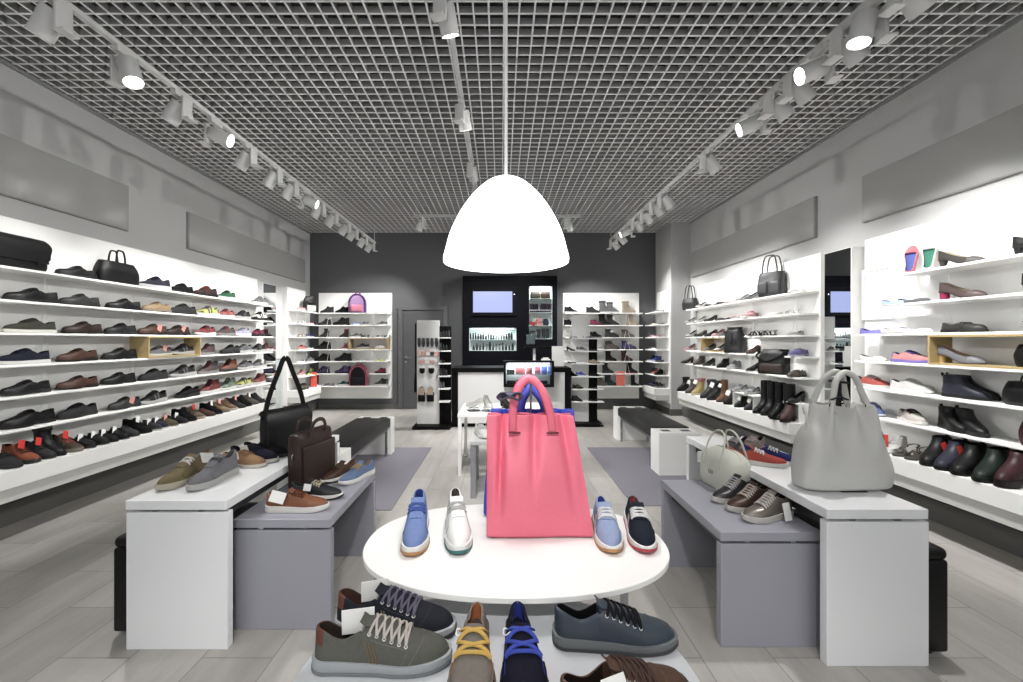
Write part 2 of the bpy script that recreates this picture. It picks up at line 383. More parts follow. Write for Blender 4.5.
def head_meshes():
    b = MB(); b.bbox(-.02, .02, -.07, .07, -.035, 0, .004); 
    y = MB(); y.bbox(-.010, .010, -.042, .042, -.20, -.035, .004); y.bbox(-.055, .010, -.042, .042, -.205, -.193, .003)
    h = MB(); h.lathe([(0, .075), (.052, .075), (.057, .068), (.057, -.085), (.052, -.085), (.048, -.06), (0, -.06)], 28)
    l = MB(); l.lathe([(0, -.076), (.05, -.076), (.05, -.072), (0, -.072)], 28)
    return b.mesh('adapter', [SPW]), y.mesh('yoke', [SPW], 30), h.mesh('lamp_housing', [SPW], 40), l.mesh('lamp_lens', [LENS])
HM = head_meshes()
def spotlight(loc, aim, label, watts, angle=62, group='white track spotlights'):
    """a track spotlight hung at loc (underside of its rail) that shines at aim"""
    t = thing('track_spotlight', label, 'spotlight', loc, group=group)
    loc = Vector(loc); hc = loc + Vector((0, 0, -.13))
    d = (Vector(aim) - hc).normalized()
    hor = Vector((d.x, d.y, 0)).normalized() if abs(d.x) + abs(d.y) > 1e-3 else Vector((0, 1, 0))
    rz = atan2(hor.y, hor.x)
    for me, nm in zip(HM, ('adapter', 'yoke', 'lamp_housing', 'lamp_lens')):
        o = bpy.data.objects.new(nm, me); COL.objects.link(o); o.parent = t
        if nm == 'yoke': o.rotation_euler = (0, 0, rz); o.location = (-hor.x * .055, -hor.y * .055, 0)
        if nm.startswith('lamp'):
            o.location = Vector((0, 0, -.13)) + hor * .04
            o.rotation_euler = d.to_track_quat('-Z', 'Y').to_euler()
    if watts: spot('lamp_light', loc + Vector((0, 0, -.13)) + hor * .04 + d * .09, aim, watts, angle)
GLT = (4.43, 4.79)
for i, y in enumerate((2.24, 2.66, 3.12, 3.5, 3.96, 4.43, 4.79, 5.16, 5.53, 5.96, 6.46, 6.8, 7.3, 7.7)):
    aim = {1: (-1.45, 2.45, .66), 3: (3.3, 4.6, .9), 7: (3.3, 6.2, .9)}.get(i, (-3.7, y + .15, 1.25))
    spotlight((-2.40, y, 3.22), aim, f'white cylinder spotlight, {ORD[i]} along the left lighting track counting away from camera', WALL_W if aim[0] < -3 else (TABLE_W if aim[0] < 0 else CROSS_W))
for i, y in enumerate((2.08, 2.28, 2.45, 2.64, 2.86, 3.07, 3.31, 4.07, 5.17, 5.47, 5.85, 6.24, 6.63, 7.08, 7.5)):
    aim = {1: (1.5, 2.35, .66), 3: (-3.6, 3.6, .9), 6: (-3.6, 4.9, .9), 12: (-3.0, 7.6, 1.0)}.get(i, (3.35, y + .1, 1.5))
    spotlight((2.02, y, 3.22), aim, f'white cylinder spotlight, {ORD[i]} along the right lighting track counting away from camera', WALL_W * 1.05 if aim[0] > 3 else (TABLE_W if aim[0] > 0 else CROSS_W), 72)
for i, (y, aim) in enumerate(((2.5, (.3, 4.2, 0)), (3.66, (.2, 5.2, .2)), (4.85, (.1, 6.6, .6)), (5.6, (-.3, 8.0, 1.0)))):
    spotlight((-.34, y, 3.46), aim, f'white cylinder spotlight, {ORD[i]} along the middle lighting track counting away from camera', FLOOR_W)
for x, aim, w in ((-1.3, (-2.7, 8.2, 1.2), 'over the dark door'), (1.1, (1.9, 8.2, 1.2), 'over the boot shelves'), (-.6, (-1.2, 6.6, 1.0), 'facing the accessory stand'), (.55, (.4, 8.2, 1.4), 'facing the black cabinet')):
    spotlight((x, 6.85, 3.40), aim, 'white spotlight on the cross track by the back wall, ' + w, FLOOR_W * (.25 if x == .55 else 1), 70)
for x, aim, w in ((-1.15, (-1.3, 2.0, .3), .6), (-.35, (-.6, 3.2, .2), .8), (.05, (.02, 1.15, .6), 2.4), (1.15, (1.5, 1.9, .3), .6)):  # unseen lamps: the middle one fits the table shadow, the others are added fill
    spotlight((x, -.9, 3.40), aim, 'white spotlight on the track over the camera position', KEY_W * w, 36 if abs(x) > 1 else 50, 'spotlights behind the camera')
# ------------------------------------------------------------------ shoes
class Last:
    """a low shoe as cross sections from heel (u=0) to toe (u=1); toe at +x, sole on z=0"""
    K, KO = 12, 7
    def __init__(s, L, wb, wh, base, rim, top, ut, q=.66, toe=2.2, th=.006, waist=None, sole_b=None, welt=.004, arch=(.7, .85), asym=.06):
        s.L, s.wb, s.wh, s.ut, s.toe, s.th, s.welt, s.arch, s.asym = L, wb, wh, ut, toe, th, welt, arch, asym
        s.b, s.R, s.H = tab(base), tab(rim), tab(top); s.q = q if callable(q) else (lambda u: q)
        s.w0 = tab([(0, wh), (.14, wh), (.42, waist or (wh + wb) * .47), (.68, wb), (.84, .86 * wb), (1, .62 * wb)])
        s.zb = tab(sole_b) if sole_b else (lambda u: 0)
    def w(s, u):
        e = 1.0
        if u < .13: e = max(0, 1 - (1 - u / .13) ** 2.4) ** (1 / 2.4)
        if u > .78: e = max(0, 1 - ((u - .78) / .22) ** s.toe) ** (1 / s.toe)
        return s.w0(u) * e
    def mid(s, u): return s.asym * s.wb * sin(pi * min(1, max(0, (u - .35) / .65)))   # the toe turns a little inward
    def closed_pt(s, u, k):
        th = pi / 2 * k / s.K; w, b, H = s.w(u), s.b(u), max(s.H(u), s.b(u) + .004)
        return w * cos(th) ** s.arch[0] if k < s.K else 0.0, b + (H - b) * sin(th) ** s.arch[1]
    def half(s, u):
        """(dx, y, z, open) of the half section"""
        o = 1 - smooth(s.ut - .012, s.ut + .014, u); out = []
        w, b, R, q = s.w(u), s.b(u), s.R(u), s.q(u)
        for k in range(s.K + 1):
            yc, zc = s.closed_pt(u, k); dx = 0
            if o > 0:
                if k <= s.KO:
                    t = k / s.KO; yo = w * (1 + .05 * sin(pi * min(1, t * 1.6)) - (1 - q) * t ** 1.5); zo = b + (R - b) * t
                else:
                    j = k - s.KO; inset = s.th
                    yo = max(0, (w * q - inset, w * (q + .15) - inset, w * .8 - inset, w * .4, 0)[j - 1])
                    zo = (R, b + .5 * (R - b), b + .008, b + .006, b + .006)[j - 1]
                    dx = inset * max(0, 1 - u / .10)
                yc, zc = yc + (yo - yc) * o, zc + (zo - zc) * o
            out.append((dx, yc, zc))
        return out, o
    def stations(s):
        u = [.5 * (1 - cos(pi * i / 22)) for i in range(23)]
        u += [s.ut - .02, s.ut - .008, s.ut, s.ut + .008, s.ut + .018, .03, .065, .9, .95, .975]
        return sorted(set(round(x, 4) for x in u))
    def upper(s, split=None):
        """(upper, lining) shapes; split(u, k) gives another material index for parts of the upper"""
        us = s.stations(); n = 2 * s.K + 1; V = []; O = []
        for u in us:
            h, o = s.half(u); O.append(o); x = (u - .5) * s.L; m_ = s.mid(u)
            V += [(x + d, y + m_, z) for d, y, z in h] + [(x + d, -y + m_, z) for d, y, z in h[-2::-1]]
        A, B = MB(), MB(); fa, fb, ma = [], [], []
        for i in range(len(us) - 1):
            for k in range(n - 1):
                kk = min(k, n - 2 - k); f = (i * n + k, i * n + k + 1, (i + 1) * n + k + 1, (i + 1) * n + k)
                if kk >= s.KO + 1 and O[i] + O[i + 1] > 1.0: fb.append(f)
                else: fa.append(f); ma.append(split((us[i] + us[i + 1]) / 2, kk, O[i]) if split else 0)
        A.add(V, fa, ma); B.add(V, fb)
        for Q in (A, B):
            used = sorted({i for f in Q.f for i in f}); re = {j: i for i, j in enumerate(used)}
            Q.v = [Q.v[j] for j in used]; Q.f = [tuple(re[i] for i in f) for f in Q.f]
        return A, B
    def sole(s, h, heel=None, tread=0):
        """h(u): height of the sole edge above the upper's bottom line; heel=(front u, height) drops a heel block"""
        m = MB(); R = []; e = s.welt; n = 30
        for i in range(n + 1):
            u = .5 * (1 - cos(pi * i / n)); x = -s.L / 2 - e + u * (s.L + 2 * e); w = s.w(u) + e * (1 if 0 < i < n else 0); c = s.mid(u)
            zb = s.zb(u); zt = s.b(u) + h
            if i in (0, n): w = .0012
            R.append([(x, c + w * .90, zb), (x, c + w, zb + (zt - zb) * .25), (x, c + w * .985, zt), (x, c + w * .93, zt + .0005),
                      (x, c - w * .93, zt + .0005), (x, c - w * .985, zt), (x, c - w, zb + (zt - zb) * .25), (x, c - w * .90, zb)])
        m.rings(R); return m
    def pt(s, u, v, off=0):
        """a point on the closed part of the upper; v in -1..1 across it, 0 on the ridge"""
        def q(u, v):
            k = s.K * (1 - abs(v)); th = pi / 2 * k / s.K; w, b, H = s.w(u), s.b(u), s.H(u)
            return Vector(((u - .5) * s.L, (1 if v > 0 else -1) * w * max(0, cos(th)) ** s.arch[0] * (abs(v) > 1e-6) + s.mid(u), b + (H - b) * sin(th) ** s.arch[1]))
        p = q(u, v)
        if off:
            d = Vector((p.x - (u - .53) * s.L * .9, p.y * .9, p.z - s.b(u) - .2 * (s.H(u) - s.b(u))))
            nrm = (q(u + .01, v) - q(u - .01, v)).cross(q(u, min(v + .04, 1)) - q(u, max(v - .04, -1)))
            if nrm.dot(d) < 0: nrm = -nrm
            p = p + nrm.normalized() * off
        return p
    def laces(s, us, v=.45, r=.0026, flat=False, cross=True, seg=6, n=9):
        m = MB()
        def strand(u0, v0, u1, v1):
            P = [s.pt(u0 + (u1 - u0) * i / (n - 1), v0 + (v1 - v0) * i / (n - 1), r * (1.1 + .9 * sin(pi * i / (n - 1)))) for i in range(n)]
            if flat: m.ribbon(P, r * 3.4, r * 1.1)
            else: m.tube(P, r, seg)
        for i, u in enumerate(us):
            if cross and i + 1 < len(us): strand(u, v, us[i + 1], -v); strand(u, -v, us[i + 1], v)
            elif not cross: strand(u, v, u, -v)
        if cross: strand(us[-1], v, us[-1], -v)
        return m

def boot_rings(L, h, wb=.047, shaft=(.02, .46), ws=.042, toe_h=.055, heel_b=.0, base=.025, pointy=.75, slouch=0, inst=1.0):
    """a boot as horizontal rings from sole to shaft top; returns upper, lining, and outline functions"""
    fx = tab([(base, 1.0), (toe_h * .75, .985), (toe_h, .93), (toe_h + .02 * inst, .78), (toe_h + .045 * inst, .62), (toe_h + .075 * inst, shaft[1] + .05), (toe_h + .11 * inst, shaft[1]), (max(h, toe_h + .13), shaft[1] + .01)])
    bx = tab([(base, .0), (.05, -.005), (.09, .025), (.12, shaft[0]), (max(h, .2), shaft[0] - .01)])
    foot = tab([(0, .0), (.02, .38), (.07, .66), (.16, .74), (.4, .72), (.68, 1.0), (.84, .88), (.93, .62), (.98, .34), (1, 0)])
    zs = [base, base + .008, .045, .055, .065, .075, .085, .095, .108, .122, .14]
    zs = [z for z in zs if z < h - .015]
    z = zs[-1]; steps = max(2, int((h - z) / .03))
    zs += [z + (h - z) * (i + 1) / steps for i in range(steps)]
    n = 28
    def ring(z, inset=0, zz=None):
        b, f = bx(z) * L + inset, fx(z) * L - inset; bl = smooth(toe_h, toe_h + .09 * inst, z); out = []
        wid = wb + (ws - wb) * bl - inset
        if slouch: wid += slouch * sin(z * 75) * bl; b += slouch * sin(z * 75 + 1) * bl
        for i in range(n):
            a = 2 * pi * i / n; u = .5 + .5 * cos(a)
            el = sqrt(max(0, 1 - (2 * u - 1) ** 2)); y = wid * (foot(u) * (1 - bl) + el * bl)
            out.append((b + (f - b) * u - L / 2, y if sin(a) >= 0 else -y, zz if zz is not None else z))
        return out
    A, B = MB(), MB()
    A.rings([ring(z) for z in zs] + [ring(h, .003, h + .001), ring(h, .004, h - .006)], (True, False))
    B.rings([ring(h, .0042, h - .005), ring(h, .007, h - .05), ring(h, .012, h - .06)], (False, True))
    S_ = MB(); zb = heel_b
    def outline(e, z, u0=0, u1=1):
        r = ring(base, -e, z)
        if u0 > 0 or u1 < 1:
            x0, x1 = (u0 - .5) * L, (u1 - .5) * L
            r = [(min(max(p[0], x0), x1), p[1], z) for p in r]
        return r
    return A, B, outline

def sh_last(kind):
    S = lambda *a: list(a)
    if kind == 'oxford':
        return Last(.30, .051, .033, S((0, .024), (.25, .024), (.45, .018), (.68, .011), (1, .016)), S((0, .083), (.1, .078), (.24, .066), (.40, .082), (1, .08)),
                    S((0, .095), (.40, .096), (.47, .094), (.6, .078), (.75, .062), (.88, .056), (.96, .045), (1, .022)), .415, .60, 1.9,
                    sole_b=S((0, 0), (.24, 0), (.27, .012), (.42, .012), (.55, .002), (.7, 0), (.85, .003), (1, .010)))
    if kind == 'loafer':
        return Last(.29, .050, .033, S((0, .022), (.25, .022), (.45, .016), (.68, .012), (1, .015)), S((0, .078), (.1, .072), (.24, .060), (.44, .070), (1, .07)),
                    S((0, .08), (.44, .082), (.52, .076), (.7, .062), (.88, .055), (.96, .042), (1, .02)), .45, .60, 2.0,
                    sole_b=S((0, 0), (.24, 0), (.27, .010), (.42, .010), (.55, .002), (.7, 0), (1, .007)))
    if kind == 'sneaker':
        return Last(.30, .053, .036, S((0, .018), (.3, .017), (.7, .014), (1, .018)), S((0, .086), (.06, .082), (.22, .064), (.38, .086), (1, .09)),
                    S((0, .105), (.36, .102), (.42, .101), (.55, .090), (.70, .068), (.86, .058), (.95, .048), (1, .030)), .385, .62, 2.4,
                    sole_b=S((0, .003), (.1, 0), (.8, 0), (1, .007)))
    if kind == 'trainer':
        return Last(.30, .052, .037, S((0, .034), (.3, .032), (.7, .024), (1, .030)), S((0, .104), (.05, .098), (.22, .078), (.38, .098), (1, .09)),
                    S((0, .115), (.36, .118), (.42, .114), (.55, .094), (.72, .068), (.88, .056), (.96, .046), (1, .034)), .385, .58, 2.1,
                    sole_b=S((0, .010), (.12, 0), (.75, 0), (1, .016)), welt=.006)
    if kind == 'hightop':
        return Last(.29, .050, .036, S((0, .028), (.3, .026), (.7, .022), (1, .026)), S((0, .138), (.05, .136), (.2, .124), (.38, .140), (1, .14)),
                    S((0, .15), (.36, .155), (.42, .150), (.52, .112), (.66, .078), (.82, .062), (.95, .050), (1, .032)), .385, .74, 2.3,
                    sole_b=S((0, .004), (.1, 0), (.8, 0), (1, .008)), welt=.005)
    if kind == 'flat':
        return Last(.25, .041, .028, S((0, .010), (.5, .007), (1, .009)), S((0, .052), (.1, .046), (.3, .032), (.62, .030), (.72, .036), (1, .036)),
                    S((0, .04), (.70, .040), (.8, .038), (.92, .032), (1, .016)), .70, .9, 2.1, th=.003, sole_b=S((0, 0), (1, .003)), welt=.002)
    if kind == 'pump':
        return Last(.255, .039, .027, S((0, .058), (.12, .057), (.25, .050), (.46, .024), (.64, .008), (1, .010)), S((0, .118), (.08, .114), (.3, .084), (.55, .056), (.70, .046), (1, .046)),
                    S((0, .06), (.70, .052), (.8, .047), (.92, .032), (1, .016)), .715, .88, 1.7, th=.003,
                    sole_b=S((0, .053), (.12, .052), (.25, .045), (.46, .018), (.63, .001), (.8, 0), (1, .005)), welt=.002)
    if kind == 'moccasin':
        return Last(.315, .050, .029, S((0, .022), (.5, .018), (1, .022)), S((0, .072), (.08, .070), (.2, .066), (.31, .084), (1, .09)),
                    S((0, .1), (.31, .088), (.42, .087), (.58, .076), (.76, .064), (.92, .058), (1, .034)), .318, .66, 2.6, sole_b=S((0, 0), (1, .004)), arch=(.55, .8))

LASTS = {k: sh_last(k) for k in ('oxford', 'loafer', 'sneaker', 'trainer', 'hightop', 'flat', 'pump', 'moccasin')}
UPPER_FIN = {'oxford': 'leather', 'loafer': 'leather', 'sneaker': 'suede', 'trainer': 'fabric', 'hightop': 'suede', 'flat': 'softleather', 'pump': 'leather', 'moccasin': 'suede', 'boot': 'leather', 'tallboot': 'leather', 'wellington': 'satin'}
NAMES = {'oxford': 'lace_up_shoe', 'loafer': 'loafer', 'sneaker': 'sneaker', 'trainer': 'running_shoe', 'hightop': 'high_top_shoe', 'flat': 'ballet_flat', 'pump': 'pump', 'moccasin': 'moccasin', 'boot': 'ankle_boot', 'tallboot': 'tall_boot', 'sandal': 'sandal', 'heelboot': 'heeled_ankle_boot', 'midboot': 'winter_boot', 'hiker': 'hiking_shoe', 'court': 'heeled_shoe'}
CATS = {'ankle_boot': 'boot', 'tall_boot': 'boot', 'heeled_ankle_boot': 'boot', 'winter_boot': 'boot', 'sandal': 'sandal'}
TPL = {}
def template(kind):
    """list of (part name, mesh, colour roles)"""
    if kind in TPL: return TPL[kind]
    out = []
    if kind in LASTS or kind in ('hiker', 'court'):
        k0 = {'hiker': 'hightop', 'court': 'pump'}.get(kind, kind); s = LASTS[k0]
        spl_ = None
        if kind in ('trainer', 'hiker'): spl_ = lambda u, k, o: 2 if (u < .14 and k < 6) or (u > .84 and k < 6) or (.45 < u < .62 and k < 7 and int(u * 40) % 2 == 0) else 0
        if kind == 'sneaker': spl_ = lambda u, k, o: 2 if u < .09 and 2 < k < 8 else 0
        A, B = s.upper(spl_)
        B_ = B
        out.append(('upper', A.mesh('upper', [WHITE] * 3, 65), ('upper', 'upper', 'accent')))
        out.append(('lining', B_.mesh('lining', [WHITE], 65), ('lining',)))
        hs = {'oxford': .003, 'loafer': .003, 'sneaker': .008, 'trainer': .006, 'hightop': .008, 'flat': .001, 'pump': .0005, 'moccasin': .004}[k0]
        m = s.sole(hs)
        out.append(('sole', m.mesh('sole', [WHITE], 40), ('sole',)))
        if k0 == 'pump':
            hm = MB(); R = []
            for t in (0, .15, .5, .85, 1):
                zz = .052 * (1 - t); q = 1 - .42 * sin(t * pi / 2) if kind == 'pump' else 1 - .15 * t; r = []
                for i in range(16):
                    a = 2 * pi * i / 16; x = -.1255 + .022 + cos(a) * .024 * q - (0 if kind == 'court' else .004 * t); y = sin(a) * .025 * q
                    r.append((x, y, zz + (.003 if t == 0 else 0)))
                R.append(r)
            hm.rings(R); out.append(('heel', hm.mesh('heel', [WHITE], 50), ('heel',)))
        lc = {'oxford': (.44, .49, .54, .59), 'sneaker': (.43, .48, .53, .58, .63), 'trainer': (.43, .48, .53, .58, .63), 'hightop': (.43, .47, .51, .56, .61, .66), 'moccasin': (.46, .53, .6)}.get(k0)
        if lc: out.append(('laces', s.laces(lc, .42, .0028 if k0 != 'oxford' else .002, cross=k0 != 'oxford', seg=4, n=5).mesh('laces', [WHITE], 60), ('lace',)))
        if k0 == 'loafer':
            st = MB(); P = [s.pt(.56, v / 8, .002) for v in range(-7, 8)]; st.ribbon(P, .018, .003); out.append(('strap', st.mesh('strap', [WHITE], 60), ('upper',)))
    elif kind == 'sandal':
        L = .24; m = MB(); s = LASTS['flat']; m = s.sole(.004)
        out.append(('sole', m.mesh('sole', [WHITE], 40), ('sole',)))
        for u, hh, w in ((.72, .038, .022), (.55, .05, .016)):
            st = MB(); ww = s.w(u) + .002; x = (u - .5) * s.L
            st.ribbon([(x, ww * cos(pi * i / 12), .008 + hh * sin(pi * i / 12)) for i in range(13)], w, .003, up=(0, 0, 1)); out.append(('strap', st.mesh('strap', [WHITE], 60), ('upper',)))
        st = MB(); st.ribbon([((-.5 + .02) * s.L + .04 * (1 - cos(a)) , .028 * sin(a), .055 + .01 * cos(a)) for a in [pi * (i / 12 * 2 - 1) * .62 for i in range(13)]], .012, .003); out.append(('heel_strap', st.mesh('heel_strap', [WHITE], 60), ('upper',)))
        for sy in (-1, 1):
            st = MB(); st.ribbon([(-.075, sy * .024, .012), (-.072, sy * .027, .05)], .012, .003, up=(0, 1, 0)); out.append(('side_strap', st.mesh('side_strap', [WHITE], 60), ('upper',)))
    else:
        L, h, kw, hh = {'boot': (.29, .165, {}, .0), 'tallboot': (.29, .39, dict(ws=.052, shaft=(.01, .47)), .0), 'heelboot': (.26, .175, dict(wb=.04, ws=.038, base=.045, toe_h=.07), .035),
                        'midboot': (.27, .235, dict(ws=.046, wb=.046, slouch=.0015), 0)}[kind]
        A, B, ol = boot_rings(L, h, **kw)
        out.append(('upper', A.mesh('upper', [WHITE], 60), ('upper',))); out.append(('lining', B.mesh('lining', [WHITE], 60), ('lining',)))
        base = kw.get('base', .025)
        if kind == 'heelboot':
            so = MB(); n = 12; R = []
            zf = tab([(0, base - .008), (.28, base - .010), (.55, .012), (.7, 0), (1, .004)])
            a0 = ol(.003, 0)
            R = [[(p[0], p[1], zf(p[0] / L + .5)) for p in a0], [(p[0], p[1], max(zf(p[0] / L + .5) + .008, base - .001 if p[0] / L + .5 < .35 else base - .001)) for p in a0]]
            so.rings(R); out.append(('sole', so.mesh('sole', [WHITE], 40), ('sole',)))
            hl = MB(); hl.rings([[(-L / 2 + .032 + cos(a) * .03 * q, sin(a) * .028 * q, z) for a in [2 * pi * i / 16 for i in range(16)]] for z, q in ((base - .004, 1), (.02, .88), (0, .85))])
            out.append(('heel', hl.mesh('heel', [WHITE], 50), ('heel',)))
        else:
            so = MB(); so.rings([ol(.001, 0), ol(.004, .006), ol(.004, base + .002), ol(.001, base + .003)]); out.append(('sole', so.mesh('sole', [WHITE], 40), ('sole',)))
        if kind == 'midboot':
            cf = MB(); cf.lathe([(.052, -.02), (.058, -.012), (.058, .012), (.052, .02), (.046, .012), (.046, -.012), (.052, -.02)], 24)
            cf.v = [(p[0] * 1.22 - L / 2 + .235 * L, p[1] * .92, p[2] + h - .015) for p in cf.v]; out.append(('cuff', cf.mesh('cuff', [WHITE], 60), ('accent',)))
        if kind == 'boot':
            gs = MB()
            for sy in (-1, 1): gs.add([(-L / 2 + .045, sy * .0445, .10), (-L / 2 + .095, sy * .0445, .10), (-L / 2 + .105, sy * .0435, .158), (-L / 2 + .04, sy * .0435, .158)], [(0, 1, 2, 3)]); gs.sweep([(-L / 2 + .045, sy * .0443, .1), (-L / 2 + .095, sy * .0443, .1)], [(-.001, -.001), (.001, -.001), (.001, .001), (-.001, .001)])
            tb = MB(); tb.ribbon([(-L / 2 + .004, 0, .15), (-L / 2 - .006, 0, .165), (-L / 2 - .006, 0, .18), (-L / 2 + .004, 0, .168)], .018, .003, up=(1, 0, 0)); out.append(('pull_tab', tb.mesh('pull_tab', [WHITE], 60), ('lining',)))
    TPL[kind] = out
    return out

TAGMESH = {}
def tag_mesh(w=.05, h=.065):
    k = (w, h)
    if k not in TAGMESH:
        m = MB(); m.box(-w / 2, w / 2, -.0008, .0008, -h, 0); TAGMESH[k] = m.mesh('price_tag', [WHITE])
    return TAGMESH[k]
COLLAR = {'oxford': (-.03, .095), 'loafer': (-.03, .09), 'sneaker': (-.03, .11), 'trainer': (-.03, .115), 'hightop': (-.03, .15), 'hiker': (-.03, .15), 'flat': (0, .06), 'pump': (0, .09), 'moccasin': (-.03, .1), 'boot': (-.02, .15), 'tallboot': (0, .3), 'sandal': (0, .07), 'heelboot': (0, .15), 'midboot': (0, .2), 'court': (0, .09)}

def shoe(kind, label, loc, rz, cols, group=None, scale=1.0, tagc=None, name=None, tilt=None, side=0):
    """cols: (upper, sole, lace, lining, accent) hex colours"""
    up, so, la, li, ac = (list(cols) + [None] * 5)[:5]
    so = so or '#17171a'; la = la or up; li = li or '#2a2826'; ac = ac or up
    nm = name or NAMES[kind]
    t = thing(nm, label, CATS.get(nm, 'shoe'), loc, rz, group, scale)
    if tilt: t.rotation_euler = tilt
    fin = UPPER_FIN.get(kind, 'leather')
    R = {'upper': mat(up, fin), 'sole': mat(so, 'rubber'), 'lace': mat(la, 'fabric'), 'lining': mat(li, 'suede'), 'accent': mat(ac, fin), 'heel': mat(ac if kind in ('pump', 'court') else so, 'satin')}
    for pn, me, roles in template(kind):
        o = bpy.data.objects.new(pn, me); COL.objects.link(o); o.parent = t
        for i, r in enumerate(roles[:len(me.materials)]): o.material_slots[i].link = 'OBJECT'; o.material_slots[i].material = R[r]
    if tagc:
        me = tag_mesh(); o = bpy.data.objects.new('price_tag', me); COL.objects.link(o); o.parent = t
        o.material_slots[0].link = 'OBJECT'; o.material_slots[0].material = {'w': WHITECARD, 'r': REDCARD, 'p': mat('#e9a59a', 'paper')}[tagc]
        cx, cz = COLLAR[kind]
        yy = {'hightop': .032, 'hiker': .032}.get(kind, .03)
        if side == 0: o.location = (cx + .04, 0, cz + .022); o.rotation_euler = (radians(-10), radians(20), pi / 2 + .2)   # over the instep, facing the toe
        else: o.location = (cx, side * (yy + .022), cz - .005); o.rotation_euler = (radians(-14) * side, radians(random.uniform(-14, 14)), 0)
    return t
# ------------------------------------------------------------------ bags
def sack(w, d, prof, n=4.0, seg=40, wob=.0, seed=0, fold=0, sub=5):
    """a soft body: prof [(z, width factor, depth factor, x shift, y shift)]; corners squared by n; wob = soft dents"""
    fs = [tab([(p[0], p[i]) for p in prof]) for i in range(1, 5)]; zs = []
    for a, b in zip(prof[:-1], prof[1:]): zs += [a[0] + (b[0] - a[0]) * k / sub for k in range(sub)]
    zs.append(prof[-1][0]); R = []
    for z in zs:
        r = []; sw, sd, sx, sy = [f(z) for f in fs]
        for i in range(seg):
            a = 2 * pi * i / seg; ca, sa = cos(a), sin(a)
            x = w / 2 * sw * abs(ca) ** (2 / n) * (1 if ca >= 0 else -1); y = d / 2 * sd * abs(sa) ** (2 / n) * (1 if sa >= 0 else -1)
            if fold and abs(ca) > .8: x -= (1 if ca > 0 else -1) * fold * (1 - (abs(sa) / .6) ** 2) * min(1, (z - prof[0][0]) / (prof[-1][0] - prof[0][0]) * 1.6)
            p = Vector((x + sx, y + sy, z))
            if wob:
                q = noise.noise(p * 9 + Vector((seed, 0, 0))) + .5 * noise.noise(p * 21 + Vector((0, seed, 0)))
                edge = min(1, 4 * (z - prof[0][0]) / (prof[-1][0] - prof[0][0]) + .1)
                dr = Vector((ca, sa, 0)); p += dr * q * wob * edge
            r.append(tuple(p))
        R.append(r)
    m = MB(); m.rings(R); return m
def arch(x0, x1, h, y=0, z=0, n=15, p=.8, lean=0):
    return [((x0 + x1) / 2 - (x1 - x0) / 2 * (1 if cos(a) >= 0 else -1) * abs(cos(a)) ** p, y + lean * sin(a), z + h * sin(a) ** p) for a in [pi * i / (n - 1) for i in range(n)]]

def messenger_bag(loc, rz, label, grp, w=.36, h=.27, d=.10, col='#1b1b1d', flap=.72, scale=1.0):
    t = thing('messenger_bag', label, 'bag', loc, rz, grp, scale); L = mat(col, 'leather')
    sack(w, d, [(0, .94, .92, 0, 0), (.03, 1, 1, 0, 0), (h * .6, 1, 1.02, 0, 0), (h * .92, .99, .75, 0, 0), (h, .96, .45, 0, .01)], 5, wob=.006, seed=w).build('body', L, t, 60)
    m = MB(); P = []
    for yy, zz in ((d * .30, h * .93), (0, h + .012), (-d * .34, h * .97), (-d * .53, h * .78), (-d * .55, h * .5), (-d * .54, h * (1 - flap))): P.append((0, yy, zz))
    P = spl(P, 16); k = []
    for i, p in enumerate(P):
        ww = w * (.50 + .015 * sin(i * .9)) - (.02 if i > 13 else 0)
        k.append([(-ww, p.y, p.z), (-ww * .5, p.y - .005, p.z + .002), (0, p.y - .006, p.z), (ww * .5, p.y - .005, p.z + .001), (ww, p.y, p.z), (ww, p.y + .007, p.z - .004), (0, p.y + .004, p.z - .004), (-ww, p.y + .007, p.z - .004)])
    m.rings(k); m.build('flap', L, t, 50)
    m = MB(); m.ribbon([(-w * .3, -d * .575, h * .5), (-w * .3, -d * .58, h * .2)], .025, .004, up=(0, 1, 0)); m.build('flap_strap', L, t)
    m = MB(); m.ribbon([(w * .3, -d * .575, h * .5), (w * .3, -d * .58, h * .2)], .025, .004, up=(0, 1, 0)); m.build('flap_strap', L, t)
    return t
